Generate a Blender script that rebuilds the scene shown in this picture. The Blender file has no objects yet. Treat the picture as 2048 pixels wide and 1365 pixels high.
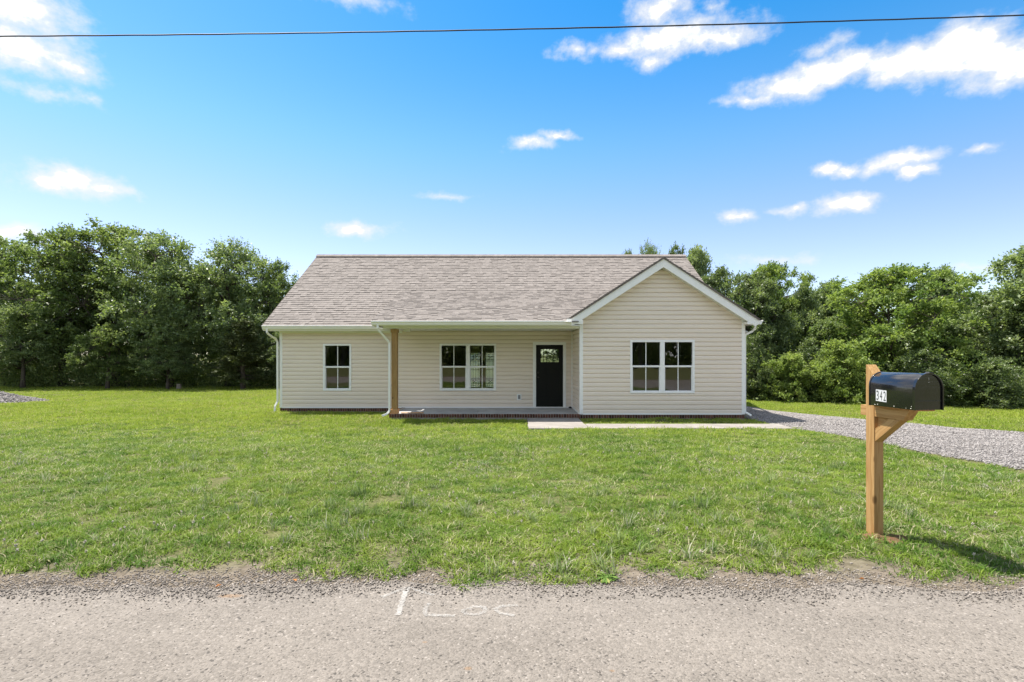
import bpy, math, random
import numpy as np
from mathutils import Vector

R = random.Random(11)
NR = np.random.default_rng(11)
scene = bpy.context.scene
COL = scene.collection

# ------------------------------------------------------------------ camera
F, CX, HY, CAMZ = 1040.0, 1024.0, 708.0, 1.6        # focal length and horizon in photograph pixels
cam = bpy.data.cameras.new('camera')
cam.sensor_width = 36.0
cam.lens = F / 2048.0 * 36.0
cam.shift_y = (HY - 682.5) / 2048.0
cam.clip_end = 3000
camo = bpy.data.objects.new('camera', cam)
COL.objects.link(camo)
camo.location = (0, 0, CAMZ)
camo.rotation_euler = (math.radians(90), 0, 0)
scene.camera = camo

# ------------------------------------------------------------------ light
SUN = Vector((-0.36, 0.19, 1.0)).normalized()
SUN_STRENGTH, SKY_STRENGTH, EXPOSURE = 4.2, 0.10, 1.27
scene.view_settings.view_transform = 'Standard'
scene.view_settings.look = 'None'
scene.view_settings.gamma = 1.0
scene.view_settings.use_curve_mapping = False
scene.view_settings.exposure = EXPOSURE
scene.render.engine = 'CYCLES'
scene.cycles.use_denoising = True
scene.cycles.denoiser = 'OPENIMAGEDENOISE'
scene.cycles.denoising_prefilter = 'NONE'
scene.cycles.adaptive_threshold = 0.006
scene.cycles.max_bounces = 8
scene.cycles.transparent_max_bounces = 12
scene.cycles.sample_clamp_indirect = 8

sl = bpy.data.lights.new('sun', 'SUN')
sl.energy = SUN_STRENGTH
sl.angle = math.radians(0.53)
sl.color = (1.0, 0.94, 0.85)
so = bpy.data.objects.new('sun', sl)
COL.objects.link(so)
so.rotation_euler = SUN.to_track_quat('Z', 'Y').to_euler()
so.location = (-12, 8, 30)


class NT:
    """small helper to write node trees"""
    def __init__(self, tree):
        self.t = tree

    def n(self, kind, **kw):
        nd = self.t.nodes.new(kind)
        for k, v in kw.items():
            if k == 'ins':
                for s, val in v.items():
                    self.put(nd, s, val)
            else:
                setattr(nd, k, v)
        return nd

    def put(self, nd, s, val):
        sock = nd.inputs[s]
        if isinstance(val, bpy.types.NodeSocket):
            self.t.links.new(val, sock)
        else:
            sock.default_value = val

    def math(self, op, a, b=None, c=None, clamp=False):
        nd = self.n('ShaderNodeMath', operation=op, use_clamp=clamp)
        self.put(nd, 0, a)
        if b is not None:
            self.put(nd, 1, b)
        if c is not None:
            self.put(nd, 2, c)
        return nd.outputs[0]

    def vmath(self, op, a, b=None, c=None, out=0):
        nd = self.n('ShaderNodeVectorMath', operation=op)
        self.put(nd, 0, a)
        if b is not None:
            self.put(nd, 1, b)
        if c is not None:
            self.put(nd, 2, c)
        return nd.outputs[out]

    def smooth(self, v, a, b):
        nd = self.n('ShaderNodeMapRange', interpolation_type='SMOOTHSTEP')
        self.put(nd, 0, v)
        nd.inputs[1].default_value = a
        nd.inputs[2].default_value = b
        return nd.outputs[0]

    def noise(self, vec, scale, detail=4.0, rough=0.55, out=0, dist=0.0):
        nd = self.n('ShaderNodeTexNoise')
        self.put(nd, 'Vector', vec)
        nd.inputs['Scale'].default_value = scale
        nd.inputs['Detail'].default_value = detail
        nd.inputs['Roughness'].default_value = rough
        nd.inputs['Distortion'].default_value = dist
        return nd.outputs[out]

    def mix(self, f, a, b, blend='MIX'):
        nd = self.n('ShaderNodeMix', data_type='RGBA', blend_type=blend)
        self.put(nd, 0, f)
        self.put(nd, 6, a)
        self.put(nd, 7, b)
        return nd.outputs[2]


def rgba(c):
    return (c[0], c[1], c[2], 1.0)


def sky_dir(px, py):
    """azimuth and elevation of a photograph pixel"""
    d = Vector(((px - CX) / F, 1.0, (HY - py) / F)).normalized()
    return math.atan2(d.x, d.y), math.asin(d.z)


def build_world():
    w = bpy.data.worlds.new('World')
    scene.world = w
    w.use_nodes = True
    t = NT(w.node_tree)
    for nd in list(w.node_tree.nodes):
        w.node_tree.nodes.remove(nd)
    sky = t.n('ShaderNodeTexSky', sky_type='NISHITA', sun_disc=False)
    sky.sun_elevation = math.asin(SUN.z)
    sky.sun_rotation = math.atan2(SUN.x, SUN.y)
    sky.altitude = 200
    sky.air_density = 1.0
    sky.dust_density = 0.8
    sky.ozone_density = 1.6
    hs = t.n('ShaderNodeHueSaturation')
    hs.inputs['Value'].default_value = 1.0
    t.put(hs, 'Color', sky.outputs[0])
    tc = t.n('ShaderNodeTexCoord')
    sep = t.n('ShaderNodeSeparateXYZ')
    t.put(sep, 0, tc.outputs['Generated'])
    az = t.math('ARCTAN2', sep.outputs[0], sep.outputs[1])
    el = t.math('ARCSINE', sep.outputs[2])
    t.put(hs, 'Hue', t.math('MULTIPLY_ADD', t.smooth(el, 0.13, 0.40), -0.032, 0.525))
    t.put(hs, 'Saturation', t.math('MULTIPLY_ADD', t.smooth(el, 0.0, 0.65), 0.5, 1.0))
    comb = t.n('ShaderNodeCombineXYZ')
    t.put(comb, 0, az)
    t.put(comb, 1, el)
    p = comb.outputs[0]
    wn = t.noise(p, 9.0, 5.0, 0.6, out=1)
    w1 = t.vmath('SUBTRACT', wn, (0.5, 0.5, 0.5))
    w1 = t.vmath('MULTIPLY', w1, (0.13, 0.06, 0.0))
    pw = t.vmath('ADD', p, w1)
    # clouds: centre and half size in photograph pixels, weight; directions only
    blobs = [(55, 15, 105, 60, 1.0), (40, 95, 120, 42, 1.0), (130, 125, 50, 24, .9), (80, 180, 62, 14, .5), (160, 196, 20, 10, .4),
             (140, 364, 85, 26, 1.1), (80, 372, 55, 20, 1.0), (215, 378, 50, 12, .75), (55, 486, 48, 16, .9), (715, 456, 48, 16, .9),
             (1320, 15, 55, 34, .85), (1340, 75, 120, 30, 1.0), (1450, 70, 70, 22, .9), (1240, 100, 60, 15, .7), (1140, 95, 34, 10, .5),
             (1310, 115, 34, 15, .7), (1430, 14, 20, 12, .45), (1900, 112, 110, 42, 1.35), (2030, 135, 100, 44, 1.35), (1780, 134, 95, 32, 1.2), (1960, 130, 80, 36, 1.2),
             (1660, 150, 110, 34, 1.2), (1565, 175, 70, 24, 1.0), (1500, 202, 40, 13, .7), (1650, 98, 40, 14, .5), (1060, 290, 36, 11, .75),
             (1110, 275, 38, 8, .7), (1800, 318, 78, 17, 1.1), (1838, 334, 36, 13, 1.0), (1680, 342, 30, 11, 1.0), (1695, 401, 64, 17, 1.1),
             (1722, 394, 42, 13, 1.0), (1475, 437, 26, 10, .7), (1570, 411, 32, 7, .6), (1975, 527, 55, 6, .5), (1978, 291, 26, 9, .5),
             (670, -4, 80, 16, .5), (900, 392, 34, 5, .4), (1540, 522, 60, 8, .35)]
    field = None
    for (bx, by, rx, ry, wt) in blobs:
        a, e = sky_dir(bx, by)
        a2, _ = sky_dir(bx + rx, by)
        _, e2 = sky_dir(bx, by - ry)
        d = t.vmath('SUBTRACT', pw, (a, e, 0))
        d = t.vmath('MULTIPLY', d, (1 / max(a2 - a, 1e-4), 1 / max(e2 - e, 1e-4), 0))
        ln = t.vmath('LENGTH', d, out=1)
        v = t.math('MULTIPLY_ADD', ln, -0.75 * wt, wt)
        v = t.math('ADD', v, 0.02)
        field = v if field is None else t.math('SMOOTH_MAX', field, v, 0.25)
    # outside the part described above: unseen clouds added denser, to light the shaded walls
    dv = t.vmath('MULTIPLY', tc.outputs['Generated'], (1, 1, 2.2))
    gen = t.noise(dv, 2.6, 5.0, 0.55)
    gen = t.math('MULTIPLY_ADD', gen, 4.0, -1.62)
    oz = t.smooth(t.math('ABSOLUTE', az), 0.80, 0.95)
    oe = t.smooth(el, 0.60, 0.72)
    outside = t.math('MAXIMUM', oz, oe)
    gen = t.math('MULTIPLY_ADD', outside, 3.0, t.math('ADD', gen, -3.0))
    field = t.math('MAXIMUM', field, gen)
    fine = t.noise(t.vmath('MULTIPLY', p, (1.0, 1.5, 1.0)), 34.0, 6.0, 0.62)
    dens = t.math('ADD', field, t.math('MULTIPLY_ADD', fine, 1.15, -0.56))
    alpha = t.smooth(dens, -0.22, 0.85)
    lum = t.math('MULTIPLY_ADD', t.smooth(dens, 0.5, 1.3), 6.5, 4.1)
    cc = t.n('ShaderNodeCombineColor')
    t.put(cc, 0, t.math('MULTIPLY', lum, 0.985))
    t.put(cc, 1, t.math('MULTIPLY', lum, 0.99))
    t.put(cc, 2, lum)
    col = t.mix(t.math('MULTIPLY', alpha, 0.96), hs.outputs[0], cc.outputs[0])
    bg = t.n('ShaderNodeBackground')
    t.put(bg, 0, col)
    bg.inputs[1].default_value = SKY_STRENGTH
    out = t.n('ShaderNodeOutputWorld')
    t.put(out, 0, bg.outputs[0])


build_world()

# ------------------------------------------------------------------ materials
MATS = {}


def start(name):
    m = bpy.data.materials.new(name)
    m.use_nodes = True
    nt = m.node_tree
    for nd in list(nt.nodes):
        nt.nodes.remove(nd)
    t = NT(nt)
    out = t.n('ShaderNodeOutputMaterial')
    MATS[name] = m
    return m, t, out


def principled(t, out, col, rough=0.6, spec=0.4, metal=0.0, bump=None, bstr=0.3, bdist=0.01, coat=0.0):
    b = t.n('ShaderNodeBsdfPrincipled')
    t.put(b, 'Base Color', col if isinstance(col, bpy.types.NodeSocket) else rgba(col))
    t.put(b, 'Roughness', rough)
    b.inputs['Specular IOR Level'].default_value = spec
    b.inputs['Metallic'].default_value = metal
    b.inputs['Coat Weight'].default_value = coat
    if bump is not None:
        bn = t.n('ShaderNodeBump')
        bn.inputs['Strength'].default_value = bstr
        bn.inputs['Distance'].default_value = bdist
        t.put(bn, 'Height', bump)
        t.put(b, 'Normal', bn.outputs[0])
    t.put(out, 0, b.outputs[0])
    return b


def M(name, c1, c2, scale=3.0, rough=0.6, spec=0.4, bump=0.0, bscale=60.0, bdist=0.005, stretch=(1, 1, 1), obj=False, metal=0.0,
      contrast=(0.35, 0.65), rand=0.0, coat=0.0, detail=5.0):
    """two-tone procedural material with optional fine relief and per-piece variation"""
    m, t, out = start(name)
    if obj:
        v = t.n('ShaderNodeTexCoord').outputs['Object']
    else:
        v = t.n('ShaderNodeNewGeometry').outputs['Position']
    v = t.vmath('MULTIPLY', v, stretch)
    f = t.smooth(t.noise(v, scale, detail, 0.6), *contrast)
    col = t.mix(f, rgba(c1), rgba(c2))
    if rand:
        g = t.n('ShaderNodeNewGeometry').outputs['Random Per Island']
        o = t.n('ShaderNodeObjectInfo').outputs['Random']
        r = t.math('FRACT', t.math('ADD', g, o))
        k = t.math('MULTIPLY_ADD', r, 2 * rand, 1 - rand)
        cc = t.n('ShaderNodeCombineColor')
        for i in range(3):
            t.put(cc, i, k)
        col = t.mix(1.0, col, cc.outputs[0], 'MULTIPLY')
    bh = t.noise(v, bscale, 4.0, 0.6) if bump else None
    principled(t, out, col, rough, spec, metal, bh, bump, bdist, coat)
    return m


def leaf_material(name, dark, light, rough=0.55, spec=0.28, trans=0.45):
    m, t, out = start(name)
    a = t.n('ShaderNodeAttribute', attribute_name='tint')
    rnd = t.n('ShaderNodeObjectInfo').outputs['Random']
    f = t.math('MULTIPLY_ADD', rnd, 0.3, t.math('ADD', a.outputs['Fac'], -0.15), clamp=True)
    col = t.mix(f, rgba(dark), rgba(light))
    b = t.n('ShaderNodeBsdfPrincipled')
    t.put(b, 'Base Color', col)
    b.inputs['Roughness'].default_value = rough
    b.inputs['Specular IOR Level'].default_value = spec
    tr = t.n('ShaderNodeBsdfTranslucent')
    t.put(tr, 0, t.mix(1.0, col, (1.15, 1.2, 0.6, 1), 'MULTIPLY'))
    mx = t.n('ShaderNodeMixShader')
    mx.inputs[0].default_value = trans
    t.put(mx, 1, b.outputs[0])
    t.put(mx, 2, tr.outputs[0])
    t.put(out, 0, mx.outputs[0])
    return m


def grass_material(name, a, b, dry, trans=0.3, dryness=0.2):
    m, t, out = start(name)
    pos = t.n('ShaderNodeNewGeometry').outputs['Position']
    isl = t.n('ShaderNodeNewGeometry').outputs['Random Per Island']
    rnd = t.n('ShaderNodeObjectInfo').outputs['Random']
    big = t.smooth(t.noise(pos, 0.35, 4.0, 0.6), 0.35, 0.65)
    mid = t.smooth(t.noise(pos, 3.2, 5.0, 0.65), 0.38, 0.64)
    f = t.math('ADD', t.math('MULTIPLY', big, 0.3), t.math('MULTIPLY', mid, 0.5))
    f = t.math('MULTIPLY_ADD', rnd, 0.3, f, clamp=True)
    col = t.mix(f, rgba(a), rgba(b))
    r2 = t.math('FRACT', t.math('MULTIPLY_ADD', rnd, 7.3, isl))
    patch = t.smooth(t.noise(pos, 0.9, 5.0, 0.65), 0.42, 0.75)
    th = t.math('MULTIPLY_ADD', patch, -0.30, 1.0 - dryness * 0.5)
    isdry = t.math('GREATER_THAN', r2, th)
    col = t.mix(t.math('MULTIPLY', isdry, 0.85), col, rgba(dry))
    bs = t.n('ShaderNodeBsdfPrincipled')
    t.put(bs, 'Base Color', col)
    bs.inputs['Roughness'].default_value = 0.6
    bs.inputs['Specular IOR Level'].default_value = 0.18
    tr = t.n('ShaderNodeBsdfTranslucent')
    t.put(tr, 0, col)
    mx = t.n('ShaderNodeMixShader')
    mx.inputs[0].default_value = trans
    t.put(mx, 1, bs.outputs[0])
    t.put(mx, 2, tr.outputs[0])
    t.put(out, 0, mx.outputs[0])
    return m


siding_m = M('siding_vinyl', (.79, .685, .575), (.82, .715, .605), 1.2, .5, .35, .12, 18, .002, (1, 1, 9))
white_m = M('white_trim', (.85, .84, .80), (.88, .87, .84), 2.0, .45, .4)
window_m = M('window_vinyl', (.85, .84, .82), (.88, .87, .86), 2.0, .4, .4)
gutter_m = M('gutter_paint', (.83, .82, .78), (.86, .85, .81), 1.5, .35, .5)
soffit_m = M('soffit_vinyl', (.74, .74, .70), (.78, .78, .74), 2.0, .5, .35)
shingle_m = M('asphalt_shingle', (.188, .169, .156), (.232, .210, .194), 9.0, .95, .15, .9, 160, .006, rand=.10)
ridge_m = M('ridge_cap', (.14, .12, .105), (.2, .17, .15), 4, .95, .15, .8, 150, .006, rand=.2)
brick_m = M('brick_clay', (.085, .042, .03), (.16, .075, .05), 9, .9, .2, .7, 90, .004, rand=.4)
mortar_m = M('mortar', (.34, .30, .26), (.42, .38, .33), 20, .95, .1, .6, 120, .003)
slab_m = M('porch_concrete', (.33, .325, .32), (.42, .415, .405), 3, .9, .2, .3, 90, .003)
walk_m = M('walk_concrete', (.215, .197, .18), (.29, .268, .245), 2.5, .9, .2, .4, 70, .004, contrast=(.3, .7))
door_m = M('door_black', (.004, .0045, .0035), (.006, .0065, .005), 6, .55, .22, .08, 60, .002, (1, 1, .1))
black_m = M('black_plastic', (.012, .012, .012), (.02, .02, .02), 8, .4, .5)
knob_m = M('dark_metal', (.03, .028, .025), (.045, .04, .035), 8, .35, .5, metal=.6)
grey_m = M('grey_cover', (.22, .22, .22), (.27, .27, .27), 8, .6, .4)
drywall_m = M('drywall', (.5, .48, .45), (.54, .52, .49), 1, .9, .1)
intfloor_m = M('interior_floor', (.12, .085, .06), (.17, .12, .08), 3, .5, .3)
lead_m = M('lead_came', (.03, .03, .03), (.05, .05, .05), 8, .6, .3)
wire_m = M('cable_rubber', (.018, .017, .016), (.03, .028, .026), 5, .6, .3)
bark_m = M('bark', (.055, .045, .037), (.13, .11, .095), 5, .95, .1, .9, 30, .03, (1, 1, .25))
deadwood_m = M('dead_wood', (.20, .17, .14), (.34, .30, .26), 6, .95, .1, .6, 50, .01, (1, 1, .4))
sticker_m = M('white_sticker', (.60, .61, .62), (.66, .67, .68), 12, .4, .4)
screw_m = M('zinc_screw', (.6, .58, .5), (.7, .68, .6), 20, .3, .5, metal=.7)
clover_m = M('clover_bloom', (.40, .36, .29), (.50, .46, .38), 30, .8, .2)
stone_m = M('crushed_stone', (.20, .186, .178), (.28, .262, .252), 9, .95, .2, rand=.30)
chip_m = M('road_chip', (.17, .150, .13), (.27, .24, .21), 9, .95, .2, rand=.38)
clay_m = M('red_clay', (.11, .060, .033), (.17, .098, .058), 12, .95, .1, .8, 60, .01)
leaflit_m = M('dead_leaf', (.28, .12, .04), (.38, .17, .06), 20, .8, .2)


def wood_material(name, light, dark, knotty=True, obj=True):
    m, t, out = start(name)
    v = t.n('ShaderNodeTexCoord').outputs['Object']
    warp = t.vmath('MULTIPLY', t.vmath('SUBTRACT', t.noise(v, 3.0, 2.0, .5, out=1), (.5, .5, .5)), (.05, .05, .05))
    v2 = t.vmath('ADD', v, warp)
    g = t.noise(t.vmath('MULTIPLY', v2, (60, 60, 2.2)), 1.0, 3.0, .6)
    fib = t.noise(t.vmath('MULTIPLY', v, (260, 260, 6)), 1.0, 2.0, .6)
    f = t.math('ADD', t.math('MULTIPLY', t.smooth(g, .42, .62), .7), t.math('MULTIPLY', fib, .35))
    big = t.noise(v, 4.0, 3.0, .5)
    f = t.math('MULTIPLY_ADD', big, .4, t.math('ADD', f, -.2), clamp=True)
    col = t.mix(f, rgba(light), rgba(dark))
    if knotty:
        vor = t.n('ShaderNodeTexVoronoi', feature='F1')
        t.put(vor, 'Vector', t.vmath('MULTIPLY', v2, (7, 7, 3.4)))
        vor.inputs['Scale'].default_value = 1.0
        k = t.smooth(vor.outputs['Distance'], .17, .07)
        col = t.mix(t.math('MULTIPLY', k, .75), col, rgba((dark[0] * .3, dark[1] * .25, dark[2] * .2)))
    principled(t, out, col, .7, .25, 0, f, .25, .003)
    return m


post_m = wood_material('pine_post', (.48, .295, .125), (.34, .185, .066))
cedar_m = wood_material('porch_post_wood', (.40, .25, .10), (.28, .16, .06))
base_m = wood_material('fresh_pine', (.60, .33, .16), (.50, .25, .11), False)

m_, t_, o_ = start('mailbox_paint')
v_ = t_.n('ShaderNodeTexCoord').outputs['Object']
principled(t_, o_, (.008, .008, .010), t_.math('MULTIPLY_ADD', t_.noise(v_, 9.0, 4.0, .6), .12, .10), .8, 0,
           t_.noise(t_.vmath('MULTIPLY', v_, (6, 1, 30)), 1.6, 2.0, .5), .05, .01, .2)
mailbox_m = m_

m_, t_, o_ = start('window_glass')
fr = t_.n('ShaderNodeFresnel')
fr.inputs[0].default_value = 1.52
f2 = t_.math('MULTIPLY_ADD', fr.outputs[0], 3.1, 0.0, clamp=True)     # four faces of a double pane
tr_ = t_.n('ShaderNodeBsdfTransparent')
tr_.inputs[0].default_value = (.80, .86, .82, 1)
gl_ = t_.n('ShaderNodeBsdfGlossy')
gl_.inputs['Roughness'].default_value = 0.0
mx_ = t_.n('ShaderNodeMixShader')
t_.put(mx_, 0, f2)
t_.put(mx_, 1, tr_.outputs[0])
t_.put(mx_, 2, gl_.outputs[0])
t_.put(o_, 0, mx_.outputs[0])
glass_m = m_

m_, t_, o_ = start('obscure_glass')
tl_ = t_.n('ShaderNodeBsdfTranslucent')
tl_.inputs[0].default_value = (.86, .92, .84, 1)
tr_ = t_.n('ShaderNodeBsdfTransparent')
mx_ = t_.n('ShaderNodeMixShader')
mx_.inputs[0].default_value = .7
t_.put(mx_, 1, tr_.outputs[0])
t_.put(mx_, 2, tl_.outputs[0])
t_.put(o_, 0, mx_.outputs[0])
obscure_m = m_

leafA = leaf_material('leaf_oak', (.095, .145, .048), (.270, .335, .130))
leafB = leaf_material('leaf_maple', (.115, .172, .070), (.330, .400, .195), .42, .45)
leafC = leaf_material('leaf_bright', (.130, .205, .052), (.355, .430, .135))
leafD = leaf_material('leaf_dark', (.075, .116, .044), (.235, .295, .135), .42, .45)
cedarleaf = leaf_material('leaf_cedar', (.048, .068, .022), (.095, .115, .04), .6, .25, .15)
grassN = grass_material('grass_blade', (.062, .150, .018), (.245, .325, .042), (.48, .44, .27), .40, .15)
grassF = grass_material('grass_blade_far', (.200, .300, .034), (.330, .400, .056), (.44, .40, .2), .45, .10)
tuftm = grass_material('grass_tuft', (.13, .20, .06), (.25, .32, .11), (.48, .46, .36), .35, .2)
weedm = grass_material('weed_leaf', (.06, .13, .022), (.14, .23, .045), (.3, .3, .1), .25, .05)


def ground_material():
    m, t, out = start('lawn_soil')
    pos = t.n('ShaderNodeNewGeometry').outputs['Position']
    sep = t.n('ShaderNodeSeparateXYZ')
    t.put(sep, 0, pos)
    n1 = t.noise(pos, 1.1, 5.0, .65)
    n2 = t.noise(pos, 14.0, 5.0, .6)
    soil = t.mix(t.smooth(n2, .35, .65), (.105, .086, .064, 1), (.17, .143, .112, 1))
    thatch = t.smooth(t.noise(pos, 55.0, 4.0, .7), .38, .62)
    green = t.mix(t.smooth(n2, .35, .65), (.045, .06, .014, 1), (.085, .10, .026, 1))
    green = t.mix(t.math('MULTIPLY', thatch, .55), green, (.17, .145, .085, 1))
    near = t.smooth(t.math('ADD', sep.outputs[1], t.math('MULTIPLY', n1, -1.0)), 3.2, 3.75)
    f = t.math('MULTIPLY', near, t.smooth(n1, .28, .46))
    verge = t.math('LESS_THAN', sep.outputs[1], -2.6)
    f = t.math('MAXIMUM', f, verge)
    col = t.mix(f, soil, green)
    principled(t, out, col, .95, .1, 0, n2, .5, .02)
    return m


def road_material():
    m, t, out = start('chip_seal_asphalt')
    pos = t.n('ShaderNodeNewGeometry').outputs['Position']
    sep = t.n('ShaderNodeSeparateXYZ')
    t.put(sep, 0, pos)
    v1 = t.n('ShaderNodeTexVoronoi', feature='F1')
    t.put(v1, 'Vector', pos)
    v1.inputs['Scale'].default_value = 85.0
    v2 = t.n('ShaderNodeTexVoronoi', feature='DISTANCE_TO_EDGE')
    t.put(v2, 'Vector', pos)
    v2.inputs['Scale'].default_value = 85.0
    v3 = t.n('ShaderNodeTexVoronoi', feature='F1')
    t.put(v3, 'Vector', pos)
    v3.inputs['Scale'].default_value = 190.0
    sc = t.n('ShaderNodeSeparateColor')
    t.put(sc, 0, v1.outputs['Color'])
    r = sc.outputs[0]
    big = t.noise(t.vmath('MULTIPLY', pos, (.6, 1.4, 1)), 1.4, 5.0, .6)
    mid = t.noise(pos, 7.0, 5.0, .65)
    base = t.mix(t.smooth(big, .36, .64), (.143, .128, .111, 1), (.184, .165, .144, 1))
    base = t.mix(t.math('MULTIPLY', t.smooth(mid, .45, .7), .35), base, (.225, .20, .175, 1))
    stone = t.mix(r, (.105, .092, .078, 1), (.28, .248, .215, 1))
    col = t.mix(.40, base, stone)
    # bare dark pits between chips, denser where the surface is worn
    wear = t.smooth(t.noise(t.vmath('MULTIPLY', pos, (.5, 1.2, 1)), 2.3, 4.0, .6), .42, .66)
    edge = t.smooth(t.math('ADD', sep.outputs[1], t.math('MULTIPLY', big, -.25)), 3.20, 3.3)
    lane = t.smooth(t.math('ADD', sep.outputs[1], t.math('MULTIPLY', big, .5)), 3.05, 2.75)
    wear = t.math('MULTIPLY', wear, t.math('MULTIPLY_ADD', lane, .8, .2))
    wear = t.math('MAXIMUM', wear, edge)
    pit = t.math('LESS_THAN', sc.outputs[1], t.math('MULTIPLY_ADD', wear, .10, .018))
    col = t.mix(t.math('MULTIPLY', pit, .72), col, (.05, .045, .04, 1))
    col = t.mix(t.math('MULTIPLY', t.math('GREATER_THAN', sc.outputs[2], .98), .7), col, (.30, .27, .24, 1))
    # orange-brown clay stains
    for (sx, sy, rx, ry) in ((-1.84, 3.415, .10, .035), (-.22, 2.62, .025, .02), (.50, 2.60, .018, .012), (-.48, 2.86, .02, .012)):
        d = t.vmath('MULTIPLY', t.vmath('SUBTRACT', pos, (sx, sy, 0)), (1 / rx, 1 / ry, 0))
        ln = t.math('ADD', t.vmath('LENGTH', d, out=1), t.math('MULTIPLY', mid, .8))
        col = t.mix(t.math('MULTIPLY', t.smooth(ln, 1.5, .8), .55), col, (.22, .135, .07, 1))
    h = t.math('MULTIPLY_ADD', v1.outputs['Distance'], -1.0, t.math('MULTIPLY', v3.outputs['Distance'], -.4))
    h = t.math('MULTIPLY_ADD', pit, -.7, h)
    principled(t, out, col, .92, .25, 0, h, .65, .006)
    return m


def gravel_material():
    m, t, out = start('gravel_bed')
    pos = t.n('ShaderNodeNewGeometry').outputs['Position']
    v1 = t.n('ShaderNodeTexVoronoi', feature='F1')
    t.put(v1, 'Vector', pos)
    v1.inputs['Scale'].default_value = 42.0
    sc = t.n('ShaderNodeSeparateColor')
    t.put(sc, 0, v1.outputs['Color'])
    col = t.mix(sc.outputs[0], (.15, .139, .132, 1), (.27, .252, .242, 1))
    big = t.noise(pos, .8, 4.0, .6)
    col = t.mix(t.math('MULTIPLY', t.smooth(big, .5, .7), .3), col, (.22, .175, .13, 1))
    principled(t, out, col, .95, .15, 0, t.math('MULTIPLY', v1.outputs['Distance'], -1), .9, .02)
    return m


def paint_material():
    m, t, out = start('faded_spray_paint')
    pos = t.n('ShaderNodeNewGeometry').outputs['Position']
    a = t.n('ShaderNodeAttribute', attribute_name='tint').outputs['Fac']
    n = t.noise(pos, 75.0, 4.0, .7)
    n2 = t.noise(pos, 12.0, 3.0, .6)
    f = t.math('ADD', t.math('MULTIPLY_ADD', n, 1.6, -.8), t.math('MULTIPLY_ADD', n2, .6, -.3))
    f = t.math('MULTIPLY', t.smooth(t.math('ADD', f, a), 0.0, 1.0), .85)
    b = t.n('ShaderNodeBsdfPrincipled')
    b.inputs['Base Color'].default_value = (.40, .385, .36, 1)
    b.inputs['Roughness'].default_value = .9
    tr = t.n('ShaderNodeBsdfTransparent')
    mx = t.n('ShaderNodeMixShader')
    t.put(mx, 0, f)
    t.put(mx, 1, tr.outputs[0])
    t.put(mx, 2, b.outputs[0])
    t.put(out, 0, mx.outputs[0])
    return m


soil_m, road_m, gravel_m, paint_m = ground_material(), road_material(), gravel_material(), paint_material()

# ------------------------------------------------------------------ mesh helpers


def link(name, mesh, mat=None, parent=None, loc=(0, 0, 0), rot=(0, 0, 0)):
    o = bpy.data.objects.new(name, mesh)
    COL.objects.link(o)
    o.location = loc
    o.rotation_euler = rot
    if parent is not None:
        o.parent = parent
    if mat is not None and mesh is not None and not mesh.materials:
        mesh.materials.append(mat)
    return o


def empty(name, loc, label, cat, group=None, rot=(0, 0, 0)):
    o = bpy.data.objects.new(name, None)
    COL.objects.link(o)
    o.location = loc
    o.rotation_euler = rot
    o.empty_display_size = .2
    return tag(o, label, cat, group)


def tag(o, label=None, cat=None, group=None, kind=None):
    for k, v in (('label', label), ('category', cat), ('group', group), ('kind', kind)):
        if v:
            o[k] = v
    return o


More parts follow.
